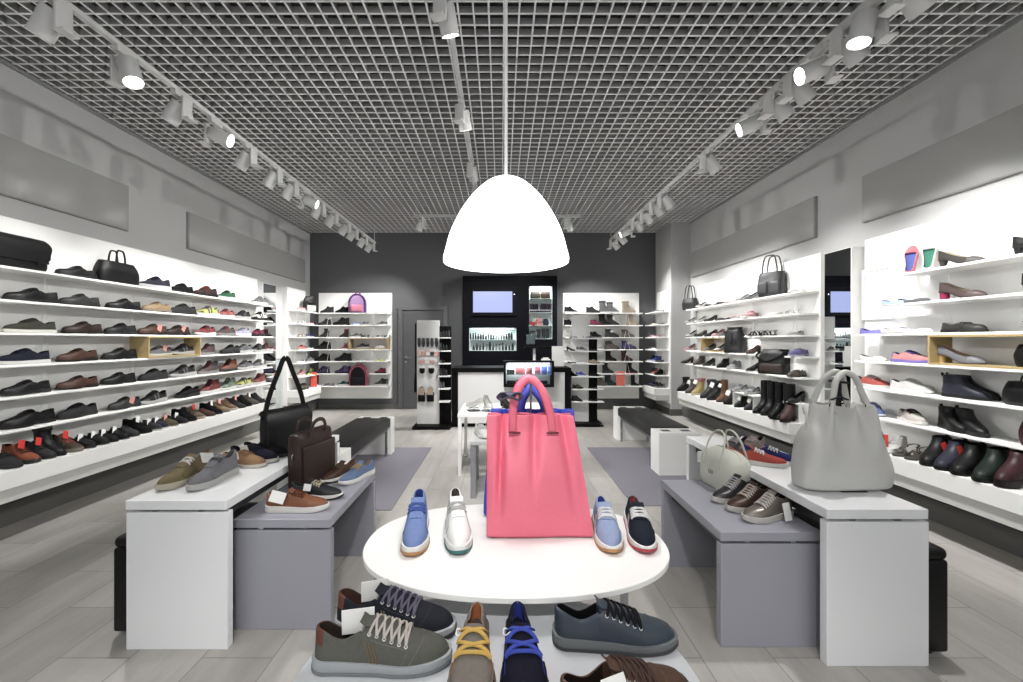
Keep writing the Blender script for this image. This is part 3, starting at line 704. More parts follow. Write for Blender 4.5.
def hand_bag(loc, rz, label, grp, w=.34, h=.24, d=.14, col='#17171a', top=(.9, .6), hh=.13, n=3.6, pocket=True, scale=1.0, hr=.008, name='handbag', wob=.006, hx=.42):
    """a soft bag with two arched handles, optional front pockets"""
    t = thing(name, label, 'bag', loc, rz, grp, scale); L = mat(col, 'leather')
    sack(w, d, [(0, .93, .9, 0, 0), (.025, 1, 1, 0, 0), (h * .5, 1.02, 1.03, 0, 0), (h * .85, (1 + top[0]) / 2, (1 + top[1]) / 2, 0, 0), (h, top[0], top[1], 0, 0)], n, wob=wob, seed=w + h).build('body', L, t, 60)
    for s in (-1, 1):
        m = MB(); y = s * d * top[1] * .42; m.tube(spl([(-w * hx, y, h * .80), (-w * hx * .9, y * 1.1, h + hh * .35), (-w * min(.2, hx * .6), y, h + hh * .92), (0, y * .9, h + hh), (w * min(.2, hx * .6), y, h + hh * .92), (w * hx * .9, y * 1.1, h + hh * .35), (w * hx, y, h * .80)], 25), hr, 7); m.build('handle', L, t, 60)
    if pocket:
        for s in (-1, 1):
            q = sack(w * .40, d * .18, [(h * .12, .9, .7, s * w * .23, -d * .52), (h * .2, 1, 1, s * w * .23, -d * .52), (h * .5, 1, 1, s * w * .23, -d * .51), (h * .60, .9, .6, s * w * .23, -d * .50)], 4, 20, sub=3)
            q.build('pocket', L, t, 60)
    m = MB(); m.tube([(-w * top[0] * .42, 0, h + .001), (w * top[0] * .42, 0, h + .001)], .004, 6); m.build('zip', CHROME if not pocket else mat('#3a3a3c', 'satin'), t)
    return t
def drawstring_bag(loc, rz, label, grp, w=.30, h=.33, d=.15, col='#2c2d31', scale=1.0):
    t = thing('drawstring_bag', label, 'bag', loc, rz, grp, scale); L = mat(col, 'leather')
    sack(w, d, [(0, .95, .9, 0, 0), (.03, 1, 1, 0, 0), (h * .5, .95, 1, 0, 0), (h * .85, .78, .75, 0, 0), (h * .93, .66, .6, 0, 0), (h, .74, .75, 0, 0)], 3.2, wob=.012, seed=3).build('body', L, t, 60)
    m = MB(); m.tube([(w * .36 * cos(a), d * .36 * sin(a), h * .93) for a in [2 * pi * i / 24 for i in range(24)]], .006, 6, True); m.build('drawstring', mat('#17171a', 'leather'), t, 60)
    m = MB(); m.ribbon(spl([(w * .02, -d * .32, h * .93), (w * .04, -d * .52, h * .7), (w * .03, -d * .56, h * .35)], 9), .012, .003, up=(0, 1, 0)); m.build('cord_end', mat('#17171a', 'leather'), t)
    return t
def satchel_bag(loc, rz, label, grp, w=.34, h=.30, d=.15, col='#1c1d1f', col2='#4a3a34', scale=1.0):
    t = thing('shoulder_bag', label, 'bag', loc, rz, grp, scale)
    sack(w, d, [(0, .96, .9, 0, 0), (.03, 1, 1, 0, 0), (h * .45, .98, 1.04, 0, 0), (h * .8, .92, .8, .01, 0), (h, .84, .35, .02, 0)], 4, wob=.014, seed=5).build('body', mat(col, 'leather'), t, 60)
    m = sack(w * .72, d * .24, [(h * .06, .9, .6, 0, -d * .5), (h * .14, 1, 1, 0, -d * .5), (h * .34, 1, 1, 0, -d * .5), (h * .42, .92, .5, 0, -d * .49)], 4, 22, sub=3); m.build('pocket', mat(col2, 'leather'), t, 60)
    m = MB(); m.ribbon(spl([(-w * .4, -d * .2, h * .9), (-w * .46, -d * .62, h * .7), (-w * .1, -d * .66, h * .5), (w * .3, -d * .62, h * .72), (w * .43, -d * .2, h * .95)], 19), .022, .004, up=(0, 1, .5)); m.build('strap', mat(col, 'leather'), t)
    return t
def backpack(loc, rz, label, grp, w=.30, h=.40, d=.18, col='#7a5aa8', panel='#c06a9a', pocket='#e58aa8', trim='#b0407a', scale=1.0):
    t = thing('backpack', label, 'backpack', loc, rz, grp, scale)
    def dome(w, d, h, z0, y): return [(z0 + h * a, max(.02, (1 - max(0, (a - .35) / .65) ** 2.6) ** .5), dd, 0, y) for a, dd in ((0, .94), (.06, 1), (.35, 1), (.6, .98), (.8, .9), (.92, .78), (.98, .6), (1, .4))]
    sack(w, d, dome(w, d, h, 0, 0), 4, 36, sub=4).build('body', mat(col, 'fabric'), t, 60)
    sack(w * .80, d * .22, dome(w * .8, d * .2, h * .84, h * .04, -d * .5), 4, 32, sub=4).build('front_panel', mat(panel, 'fabric'), t, 60)
    sack(w * .66, d * .26, [(h * .07, .94, .7, 0, -d * .62), (h * .11, 1, 1, 0, -d * .62), (h * .34, 1, 1, 0, -d * .62), (h * .41, .9, .5, 0, -d * .60)], 4, 24, sub=3).build('front_pocket', mat(pocket, 'fabric'), t, 60)
    m = MB(); P = [(w * .46 * cos(a), -d * .44, h * .52 + h * .44 * sin(a)) for a in [pi * i / 20 for i in range(21)]]; P = [(w * .46, -d * .44, h * .06)] + P + [(-w * .46, -d * .44, h * .06)]
    m.tube(P, .011, 6); m.build('piping', mat(trim, 'fabric'), t, 60)
    m = MB(); m.ribbon(arch(-.045, .045, .045, d * .2, h * .96), .02, .006, up=(0, 1, 0)); m.build('grab_handle', mat(trim, 'fabric'), t)
    for s in (-1, 1):
        m = MB(); m.ribbon(spl([(s * w * .22, d * .42, h * .9), (s * w * .27, d * .66, h * .6), (s * w * .3, d * .6, h * .25), (s * w * .34, d * .46, h * .08)], 12), .04, .008, up=(0, 1, 0)); m.build('shoulder_strap', mat(trim, 'fabric'), t)
    return t

# --- the pink tote and its blue neighbour on the oval table
def tote(label, loc, rz, w, d, h, wt, col, inner, shift, hh, seed, hx=(-.075, .07)):
    t = thing('tote_bag', label, 'bag', loc, rz); L = mat(col, 'softleather')
    # four soft walls, open at the top: front, sides folded inward, back
    nz, nu = 30, 160; OUT, INN = [], []
    for i in range(nz + 1):
        q = i / nz; z = h * q; r, r2 = [], []
        ww = w + (wt - w) * q ** 1.2; dd = d * (1 - .62 * q ** .9); sx = shift * q ** 1.1; sy = d * .16 * q
        fold = .055 * smooth(.05, .9, q)
        for k in range(nu):
            a = k / nu * 4; sd, f = int(a), a - int(a)
            if sd == 0: x, y = -ww / 2 + ww * f, -dd / 2
            elif sd == 1: x, y = ww / 2 - fold * (1 - abs(2 * f - 1)) , -dd / 2 + dd * f
            elif sd == 2: x, y = ww / 2 - ww * f, dd / 2
            else: x, y = -ww / 2 + fold * (1 - abs(2 * f - 1)), dd / 2 - dd * f
            n1 = noise.noise(Vector((x * 5 + seed, z * 3.2, seed * 2))); n2 = noise.noise(Vector((x * 16, z * 7, seed + 9)))
            amp = sin(pi * min(1, q * 1.2 + .05)) * .9 + .25
            # two long soft pleats falling from the handle roots, and a belly low down
            pleat = -.026 * math.exp(-((x - .018 + .05 * (1 - q)) / .015) ** 2) * smooth(.2, .95, q) - .034 * math.exp(-((x + ww * .385 - .02 * q) / .010) ** 2) * smooth(.0, .6, q) - .022 * math.exp(-((x - ww * .36) / .014) ** 2) * smooth(.1, .9, q) - .014 * math.exp(-((x + .075) / .018) ** 2) * smooth(.5, 1, q)
            belly = .030 * sin(pi * min(1, q * 1.15)) * (1 - (2 * abs(x) / ww) ** 2 if abs(x) < ww / 2 else 0)
            s_ = -1 if sd == 0 else (1 if sd == 2 else 0)
            yy = y + s_ * (belly + pleat) + (.014 * n1 + .004 * n2) * amp * (s_ if s_ else .4)
            xx = x + (.006 * n1 * amp if sd in (1, 3) else 0)
            rr = .018 * max(0, 1 - q / .05)               # rounded bottom edge
            yy *= 1 - rr * 2; xx *= 1 - rr * .8
            zz = z + (.006 * noise.noise(Vector((x * 9, seed, 4))) * q)
            r.append((xx + sx, yy + sy, zz)); cxm = sx
            r2.append((cxm + xx * .985, sy + yy * (.93 if abs(yy) > .004 else 1), max(zz, .006)))
        OUT.append(r); INN.append(r2)
    m = MB(); m.rings(OUT + INN[::-1]); body = m.build('body', L, t, 70)
    sub = subsurf(body, 1)
    # slits the handles pass through, and flat looped handles
    yt = lambda z: -(d * (1 - .62 * (z / h) ** .9)) / 2 + d * .16 * z / h
    for nm, yy, sg in (('front_handle', yt(h) - .004, -1), ('back_handle', -yt(h) + 2 * d * .16 + .002, 1)):
        m = MB(); x0, x1 = hx[0] + shift, hx[1] + shift; ym = (yy + d * .16) / 2
        P = spl([(x0, yy + .0, h - .055), (x0, yy, h), (x0 + .008, yy, h + hh * .45), (x0 + .028, (yy + ym) / 2, h + hh * .83), ((x0 + x1) / 2, ym, h + hh), (x1 - .028, (yy + ym) / 2, h + hh * .83), (x1 - .002, yy, h + hh * .45), (x1 + .014, yy, h), (x1 + .02, yy + .0, h - .055)], 41)
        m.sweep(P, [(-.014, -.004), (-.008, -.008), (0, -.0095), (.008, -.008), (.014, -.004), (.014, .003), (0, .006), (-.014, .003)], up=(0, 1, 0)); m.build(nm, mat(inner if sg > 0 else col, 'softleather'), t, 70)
    for x in (hx[0] + shift + .006, hx[1] + shift + .02):
        m = MB(); zz = h - .058; m.bbox(x - .021, x + .021, yt(zz) - .018, yt(zz) - .006, zz - .0018, zz + .0018, .001, 1); b = m.build('handle_slit', mat('#5a1626' if col.startswith('#ee') else '#1a1d40', 'softleather'), t)
    return t
# ------------------------------------------------------------------ what stands on the shelves
PAL = {'blk': ('#141416', '#101012', '#141416', '#3a3633'), 'bla': ('#1d1d20', '#2a2a2c', '#111113', '#403a36'), 'dgr': ('#3b3c3e', '#2a2a2b', '#2a2a2b', '#242424'), 'gry': ('#77787a', '#c9c9c7', '#8f9092', '#3a3a3b', '#58595b'),
       'lgr': ('#a9a9a8', '#dcdcda', '#c5c5c4', '#6a6a6a'), 'nvy': ('#25293c', '#d9d9d6', '#2a3048', '#1b1d2a'), 'brn': ('#5d3a28', '#231712', '#3a241a', '#2a1a12'), 'dbr': ('#3c2a22', '#1b1412', '#2a1d18', '#201612'),
       'tan': ('#a98a5c', '#7d766c', '#6d5a40', '#59452e'), 'org': ('#a9542b', '#3a3a3a', '#5a2c1a', '#3b2015', '#6d6763'), 'olv': ('#47483c', '#d8d6cd', '#37382f', '#2a2a25'), 'grn': ('#2f6b4a', '#c4d6c8', '#234f38', '#173325'),
       'lgn': ('#8fa58c', '#d4d8d0', '#5f6d5d', '#3c463b', '#5e7060'), 'yel': ('#c9cf52', '#c9c9c6', '#5e6070', '#3c3d42', '#4a4c55'), 'red': ('#a33536', '#d9d6d3', '#5c2a2b', '#3a2222', '#4a4a4d'), 'crl': ('#c2625a', '#d6d2ce', '#8a3b38', '#4a2c2a', '#6a4a48'),
       'lil': ('#bdbad2', '#efefef', '#a9a6c4', '#77758c'), 'pur': ('#5b4a8a', '#22212a', '#3a2f60', '#2c2644', '#1d1b22'), 'wht': ('#e2e2df', '#efefed', '#d0d0cd', '#b9b7b2'), 'wbk': ('#d6d4d0', '#1c1c1e', '#1a1a1c', '#1e1e20', '#1d1d1f'),
       'pnk': ('#d79a9f', '#efe9e6', '#b9777e', '#8a5a60', '#e6cfc9'), 'mag': ('#8b2a4c', '#26202a', '#5a1c35', '#30101d', '#26222a'), 'blu': ('#4a5fc0', '#dddde6', '#3849a0', '#23306e'), 'lbl': ('#9fb7e6', '#efefef', '#c9d3ee', '#6f86b8'),
       'bei': ('#b7a68a', '#8e8474', '#8d7d64', '#6a5c48'), 'mrn': ('#4d1f2a', '#1b0f13', '#3a1620', '#2a1118'), 'gbr': ('#6e645c', '#55504b', '#4c4540', '#38322e'), 'tea': ('#2c6f78', '#d9d9d9', '#7a4a8a', '#1c3c42', '#1d2a30'), 'gnd': ('#1f2f26', '#151c18', '#1f2f26', '#0f1713'),
       'grd': ('#55565a', '#8a8a8a', '#7a3a36', '#35302f', '#8e3b38'), 'gbk': ('#2c2c2f', '#b9b9b6', '#55565a', '#242426', '#6a6a6c'), 'bnr': ('#35302f', '#1d1b1b', '#8a3527', '#241f1e', '#6a2f24'), 'slv': ('#a7a9ac', '#c9c9c9', '#8a8c90', '#55565a', '#7a7c80'), 'pbr': ('#5f4c48', '#2a2322', '#4a3a37', '#c9b79a', '#7a2142'), 'gbg': ('#4a4542', '#2a2725', '#4a4542', '#c9b79a', '#2e2a28'), 'gpm': ('#8b8d96', '#4a4542', '#8b8d96', '#c9a584', '#a98f63'), 'bpm': ('#1a1a1c', '#1a1715', '#1a1a1c', '#c9b79a', '#121214')}

def row(items, place, where, rz, grp, L0=1.0, jit=4):
    """items in order: (px, kind, colour, words[, tag[, scale[, turn]]]); place(px, kind) gives the spot on the shelf"""
    for i, it in enumerate(items):
        px, kind, col, words = it[:4]; tg = it[4] if len(it) > 4 else None; sc = it[5] if len(it) > 5 else 1.0; turn = it[6] if len(it) > 6 else 0
        loc = place(px); label = f'{words}, {ORD[i]} {where}'
        if callable(kind): kind(loc, label, grp); continue
        shoe(kind, label, loc, rz + radians(turn + random.uniform(-jit, jit)), PAL[col] if isinstance(col, str) else col, grp, sc * L0, tg, side=0 if 'bottom' in where and 'wall\'s' in where else (1 if 'left wall' in grp or 'by the door' in grp else -1))

def side(X, z): return lambda px: (X, Yon(px, X), z)
def mk(fn, **kw):
    rz = kw.pop('rz'); return lambda loc, label, grp: fn((loc[0] + kw.get('dx', 0), loc[1], loc[2]), rz, label, grp, **{k: v for k, v in kw.items() if k != 'dx'})
A = -pi / 2
# --- left wall, seen from near to far; toes toward the camera
G = 'shoes on the left wall shelves'; XS = -3.60
LW = lambda r: f'from near end of left wall\'s {r} shelf'
row([(8, mk(messenger_bag, rz=pi / 2, w=.46, h=.24, d=.13, col='#1a1a1c'), None, 'large black leather messenger bag'), (76, 'oxford', 'bla', 'black leather lace-up shoe', None, .98),
     (117, mk(hand_bag, rz=pi / 2, w=.40, h=.20, d=.14, col='#19191b', hh=.11, pocket=False, name='duffel_bag', hx=.12, top=(.84, .55)), None, 'short-handled black leather duffel bag'),
     (154, 'trainer', ('#2b2d3c', '#b9b9bd', '#23253a'), 'dark navy running shoe', None, 1.08), (181, 'sneaker', 'blk', 'black suede lace-up shoe', None, 1.0), (205, 'trainer', 'bnr', 'black and rust running shoe', None, 1.05), (226, 'trainer', 'grn', 'green running shoe', None, 1.0), (259, 'trainer', 'gry', 'grey running shoe')],
    side(XS, SZ[0]), LW('top'), A, G, 1.1)
row([(31, 'oxford', 'bla', 'black leather lace-up shoe', None, 1.05), (79, 'oxford', 'dgr', 'dark grey leather lace-up shoe'), (123, 'oxford', 'blk', 'black leather lace-up shoe'), (156, 'oxford', 'tan', 'tan suede lace-up shoe', None, 1.05), (182, 'sneaker', 'dgr', 'charcoal suede shoe', None, 1.08), (207, 'trainer', 'yel', 'yellow and grey running shoe', None, 1.05),
     (225, 'trainer', 'crl', 'coral running shoe', None, .95), (242, 'trainer', 'gbk', 'black and grey running shoe', None, 1.0), (259, 'trainer', 'wbk', 'white and black running shoe', None, 1.05)], side(XS, SZ[1]), LW('second'), A, G, 1.1)
row([(30, 'sneaker', 'olv', 'dark olive sneaker with white sole', None, 1.0), (82, 'oxford', 'dbr', 'dark brown leather lace-up shoe'), (120, 'oxford', 'bla', 'black leather lace-up shoe'), (152, 'oxford', 'brn', 'brown shoe with pink tag', 'p', 1.05), (177, 'oxford', 'dbr', 'dark brown shoe with pink tag', 'p', 1.05),
     (205, 'trainer', 'red', 'red, green and grey running shoe', None, .98), (225, 'trainer', 'grd', 'grey and red running shoe', None, 1.0), (242, 'trainer', 'lil', 'pale lilac running shoe', None, .95), (257, 'trainer', 'mag', 'crimson running shoe', None, .9)], side(XS, SZ[2]), LW('third'), A, G, 1.1)
zb = SZ[3] + .014
row([(23, 'sneaker', 'nvy', 'navy leather sneaker with white sole', None, 1.02), (77, 'oxford', 'brn', 'brown leather lace-up shoe', None, 1.02), (119, 'oxford', 'blk', 'polished black lace-up shoe'), (158, 'sneaker', 'gry', 'grey sneaker in oak box', 'p', .95), (182, 'trainer', 'gbk', 'dark grey running shoe in oak box', None, 1.0),
     (206, 'hiker', 'grd', 'grey and red hiking shoe', None, .85), (230, 'trainer', 'dgr', 'dark grey running shoe', None, .95), (243, 'trainer', 'gry', 'grey running shoe', None, 1.0), (258, 'trainer', 'gbk', 'charcoal running shoe', None, 1.0)],
    lambda px: (XS, Yon(px, XS), zb if 150 < px < 190 else SZ[3]), LW('fourth'), A, G, 1.1)
row([(25, 'oxford', 'bla', 'black leather lace-up shoe', None, 1.0), (77, 'oxford', 'brn', 'chestnut brown lace-up shoe', None, 1.0), (118, 'oxford', 'blk', 'polished black lace-up shoe'), (153, 'sneaker', 'dgr', 'charcoal leather sneaker', None, 1.0), (182, 'trainer', 'gbk', 'black running shoe', None, 1.05),
     (208, 'hiker', 'grd', 'grey and red mid-cut hiking shoe', None, .95), (228, 'hiker', 'org', 'orange mid-cut hiking shoe', None, 1.0), (244, 'trainer', 'gry', 'grey running shoe', None, 1.0), (258, 'trainer', 'gry', 'grey and white running shoe', 'w', 1.0)], side(XS, SZ[4]), LW('fifth'), A, G, 1.1)
row([(27, 'oxford', 'blk', 'black leather slip-on dress shoe', None, 1.12), (77, 'sneaker', 'dgr', 'dark grey leather sneaker', None, 1.0), (124, 'oxford', 'dgr', 'grey leather shoe with pink price tag', 'p', 1.0), (153, 'trainer', 'gbk', 'black leather running shoe', None, 1.0), (187, 'trainer', 'bla', 'black leather running shoe', None, .95),
     (209, 'hiker', 'red', 'red mid-cut hiking shoe', None, 1.0), (227, 'hiker', 'lgn', 'pale green mid-cut hiking shoe', None, .95), (243, 'trainer', 'yel', 'pale yellow running shoe', None, 1.0), (258, 'hiker', 'crl', 'rust red hiking shoe', None, .95)], side(XS, SZ[5]), LW('sixth'), A, G, 1.1)
XD = -3.49
row([(3, 'sneaker', 'dgr', 'dark grey sneaker', None, 1.0), (21, 'hightop', 'org', 'brown high-top with red price tag', 'r', 1.0), (38, 'hiker', 'dgr', 'grey hiking shoe with red tag', 'r', .95), (50, 'midboot', 'blk', 'black winter boot', None, .97), (65, 'hiker', ('#5a4034', '#8b7f70', '#a3423a', '#2a211c', '#4f6a45'), 'brown hiking shoe with red laces', 'r', 1.0), (80, 'oxford', 'bla', 'black shoe with white price card', 'w', 1.0),
     (93, 'oxford', 'bla', 'black leather shoe with white tag', 'w'), (103, 'loafer', 'blk', 'black loafer with white tag', 'w'), (114, 'oxford', 'blk', 'black dress shoe with white tag', 'w'), (125, 'oxford', 'dgr', 'dark grey dress shoe'), (137, 'hightop', 'blk', 'black ankle-high shoe with white tag', 'w'), (148, 'oxford', 'gbk', 'black and grey shoe with white tag', 'w'), (156, 'oxford', 'nvy', 'navy dress shoe with white tag', 'w'),
     (165, 'oxford', ('#5f5a3a', '#8a7a5a', '#3a3726', '#3a3726'), 'olive shoe with pink price tag', 'p'), (176, 'oxford', 'bla', 'black shoe with white price tag', 'w'), (184, 'hightop', 'blk', 'black high-top'), (193, 'hiker', ('#7a6a50', '#b7aa90', '#4a4030', '#3a3226', '#5a5040'), 'khaki hiking boot with red tag', 'r'), (203, 'oxford', 'brn', 'brown shoe'), (211, 'hightop', 'blk', 'black high-top with white tag', 'w'), (219, 'hiker', 'tan', 'tan hiking shoe with pink tag', 'p'),
     (227, 'hightop', ('#8a6a4a', '#c9bfae', '#55412e', '#3a2c20'), 'light brown high-top'), (235, 'hightop', 'dgr', 'dark grey high-top with pink tag', 'p'), (242, 'hightop', 'blk', 'black high-top'), (249, 'hightop', 'gbr', 'grey brown high-top with white tag', 'w'), (256, 'hightop', 'dgr', 'charcoal high-top')],
    side(XD, DECK), LW('bottom'), radians(-6), 'shoes in a row along the left wall\'s bottom shelf', .95)
# --- narrow unit in the corner
LC = lambda r: f'along narrow corner unit\'s {r} shelf, left wall'; G2 = 'shoes on the corner shelving, left wall'
def cor(z): return lambda px: (-3.60, px, z)
row([(7.5, 'loafer', 'pnk', 'pale pink slip-on'), (7.85, mk(satchel_bag, rz=radians(60), w=.26, h=.30, d=.10, col='#1b1b1d', col2='#d6d6d4'), None, 'black bag with white front')], cor(SZ[0]), LC('top'), A, G2, .9)
row([(7.5, 'sandal', 'lgr', 'pale grey sandal'), (7.86, 'flat', 'pnk', 'pale pink flat')], cor(SZ[1]), LC('second'), A, G2, 1.0)
row([(7.52, 'sandal', 'tan', 'tan sandal'), (7.86, 'sandal', 'blu', 'violet blue sandal')], cor(SZ[2]), LC('third'), A, G2)
row([(7.52, 'sneaker', 'crl', 'white and coral sneaker'), (7.86, 'flat', 'wbk', 'black and white flat')], cor(SZ[3]), LC('fourth'), A, G2, .9)
row([(7.5, 'flat', 'wht', 'white flat'), (7.84, 'sneaker', 'gry', 'grey sneaker')], cor(SZ[4]), LC('fifth'), A, G2, .9)
row([(7.5, 'hightop', 'pnk', 'pink high-top'), (7.86, 'hiker', ('#3a3a30', '#c9cf52', '#c9cf52', '#20201c', '#8a9a3a'), 'black and lime high-top')], cor(SZ[5]), LC('sixth'), A, G2, .85)
row([(7.5, 'trainer', ('#6a5c50', '#3a332d', '#4a3f36', '#2a2420', '#8a7a6a'), 'brown running shoe'), (7.64, 'trainer', 'gbr', 'grey brown running shoe')], cor(DECK), LC('bottom'), radians(-50), G2, .9)

# --- unit on the back wall left of the door (toes to the picture's left)
BL = lambda r: f'from left, {r} shelf beside the dark door'; G3 = 'shoes on the back wall shelves by the door'
def bk(z, Y=8.15): return lambda px: (Xat(px, Y), Y, z)
row([(327, 'hightop', 'dgr', 'dark grey high-top'), (342, 'hightop', 'blk', 'black high-top'), (357.5, mk(backpack, rz=.15, w=.33, h=.38, d=.16, col='#6a5aa8', panel='#b48ac0', pocket='#e57a9a', trim='#8a3a80'), None, 'purple and pink school backpack'), (380, 'flat', 'lil', 'lilac flat')], bk(SZ[0]), BL('top'), pi, G3, .9)
row([(325, 'hightop', 'dgr', 'dark grey high-top'), (341, 'hiker', 'blk', 'black winter high-top', None, 1.2), (356, 'trainer', 'lbl', 'pale blue child shoe', None, .7), (364, 'trainer', 'gry', 'grey child shoe', None, .7), (382, 'trainer', 'gry', 'grey running shoe', None, .8)], bk(SZ[1]), BL('second'), pi, G3, .9)
row([(324, 'midboot', 'dgr', 'dark grey winter boot', None, .75), (344, 'midboot', ('#3a2a2f', '#2a2326', '#3a2a2f', '#2a1a20', '#b0405a'), 'dark boot with crimson cuff', None, .72), (356, 'trainer', 'gry', 'grey trainer', None, .75), (365, 'sandal', 'dgr', 'dark strap sandal', None, .9), (379, 'sandal', 'gry', 'grey strap sandal', None, .8), (387, 'sandal', 'blk', 'black strap sandal', None, .8)], bk(SZ[2]), BL('third'), pi, G3, .95)
row([(323, 'hiker', 'blk', 'black lace-up boot', None, 1.2), (344, 'midboot', ('#c04a60', '#efe6e6', '#c04a60', '#8a2a40', '#d87a8a'), 'red and white striped boot', None, .6), (362, 'trainer', 'gbk', 'black running shoe in oak box', None, 1.0), (381, 'sneaker', 'wht', 'white sneaker in oak box', None, .85)], lambda px: (Xat(px, 8.15), 8.15, zb if px > 350 else SZ[3]), BL('fourth'), pi, G3, .9)
row([(322, 'hiker', 'blk', 'black lace-up boot', None, 1.15), (343, 'hiker', 'blk', 'tall black lace-up boot', None, 1.25), (358, 'flat', 'lgr', 'pale grey flat'), (380, 'flat', 'yel', 'black and lime flat', None, .8)], bk(SZ[4]), BL('fifth'), pi, G3, .9)
row([(322, 'hiker', 'pur', 'purple lace-up boot', None, 1.12), (343, 'hiker', 'pur', 'purple and black lace-up boot', None, 1.2), (380, 'hightop', 'mag', 'crimson and black high-top', None, .85)], bk(SZ[5]), BL('sixth'), pi, G3, .9)
row([(319, 'flat', 'wht', 'white flat', None, .7), (329, 'sandal', 'pur', 'purple strap shoe', None, .95), (343, 'trainer', 'tea', 'teal and grey trainer', None, .85), (359, mk(backpack, rz=0, w=.36, h=.42, d=.14, col='#e07a94', panel='#1c1a1f', pocket='#26232a', trim='#c8385e'), None, 'black and pink school backpack'), (381, 'hiker', 'gbk', 'black chunky high-top', None, 1.05)], bk(DECK), BL('bottom'), pi, G3, .95)

# --- boots on the back wall, right of the counter (toes to the picture's right)
BR = lambda r: f'from left, boot unit\'s {r} shelf, back wall'; G4 = 'shoes and boots on the back wall right of the counter'
row([(571, 'hightop', 'gbk', 'black strap ankle shoe', None, .9), (593, 'hightop', 'dgr', 'dark grey ankle shoe', None, .9), (606, 'midboot', 'gry', 'tall grey boot', None, 1.0), (613, 'midboot', 'gry', 'grey boot with slouched shaft', None, .9), (629, 'midboot', 'bei', 'beige boot', None, .98)], bk(SZ[0]), BR('top'), 0, G4)
row([(570, 'hightop', 'blk', 'black high-top', None, .8), (596, 'hightop', 'mag', 'crimson ankle shoe', None, .8), (605, 'midboot', 'blk', 'black boot', None, .91), (613, 'midboot', 'dgr', 'dark grey boot with white tag', 'w', .85), (633, 'midboot', 'bei', 'tan suede boot', None, .91)], bk(SZ[1]), BR('second'), 0, G4)
row([(596, 'hightop', 'gbk', 'black strap ankle shoe', None, .8), (612, 'boot', 'dgr', 'dark grey ankle boot with white tag', 'w', .95), (628, 'boot', 'gbr', 'grey brown ankle boot', None, .9)], bk(SZ[2]), BR('third'), 0, G4)
row([(612, 'boot', 'gbr', 'brown ankle boot', None, 1.0), (629, 'boot', 'pur', 'purple ankle boot with white tag', 'w', 1.0)], bk(SZ[3]), BR('fourth'), 0, G4)
row([(611, 'midboot', 'blk', 'black boot', None, .82), (627, 'midboot', 'mrn', 'maroon boot with white tag', 'w', .86)], bk(SZ[4]), BR('fifth'), 0, G4)
row([(608, 'midboot', 'dgr', 'dark grey boot', None, .85), (632, 'midboot', ('#2a2628', '#7a2a4a', '#2a2628', '#1a1618', '#1d1b1d'), 'black boot with crimson sole', 'w', .85)], bk(SZ[5]), BR('sixth'), 0, G4)
row([(602, 'midboot', 'gbr', 'grey brown boot', None, .9), (611, 'midboot', ('#2f4a50', '#222a2c', '#2f4a50', '#1a2628', '#3a5a60'), 'dark teal boot', None, .91), (635, 'tallboot', 'blk', 'tall black buckled boot', None, .55)], bk(DECK), BR('bottom'), 0, G4)

# --- unit on the side of the column (toes toward the room)
CO = lambda r: f'from far end of column unit\'s {r} shelf'; G5 = 'small shoes on the column shelving'
def col_(z): return lambda y: (2.955, y, z)
ky = (8.13, 7.95, 7.78)
row([(ky[0], 'flat', 'blk', 'black flat'), (ky[1], 'flat', 'dgr', 'dark grey flat'), (ky[2], 'flat', 'gry', 'grey flat')], col_(SZ[0]), CO('top'), pi + .25, G5, .8)
row([(ky[0], 'flat', 'dgr', 'dark flat'), (ky[1], 'flat', 'bei', 'beige flat'), (ky[2], 'flat', 'gry', 'grey flat')], col_(SZ[1]), CO('second'), pi + .25, G5, .8)
row([(ky[0], 'sandal', 'lil', 'lilac sandal'), (ky[1], 'flat', 'pnk', 'pink flat'), (ky[2], 'sandal', 'pnk', 'pale pink sandal')], col_(SZ[2]), CO('third'), pi + .25, G5, .8)
row([(ky[0], 'sandal', 'lil', 'lilac sandal'), (ky[1], 'flat', 'wht', 'white flat'), (ky[2], 'sandal', 'wht', 'white sandal')], col_(SZ[3]), CO('fourth'), pi + .25, G5, .8)
row([(ky[0], 'hightop', 'nvy', 'navy high-top'), (ky[1], 'hightop', 'blu', 'blue high-top'), (ky[2], 'flat', 'dgr', 'dark grey flat')], col_(SZ[4]), CO('fifth'), pi + .25, G5, .75)
row([(ky[0], 'hightop', 'dgr', 'dark grey high-top'), (ky[1], 'hightop', 'crl', 'red high-top'), (ky[2], 'hightop', 'bla', 'black high-top with white tag', 'w')], col_(SZ[5]), CO('sixth'), pi + .25, G5, .75)
row([(ky[0], 'trainer', 'pur', 'dark purple trainer'), (ky[1], 'trainer', 'dgr', 'dark grey trainer'), (ky[2], 'trainer', 'gbk', 'black trainer')], col_(DECK), CO('bottom'), pi + .25, G5, .75)

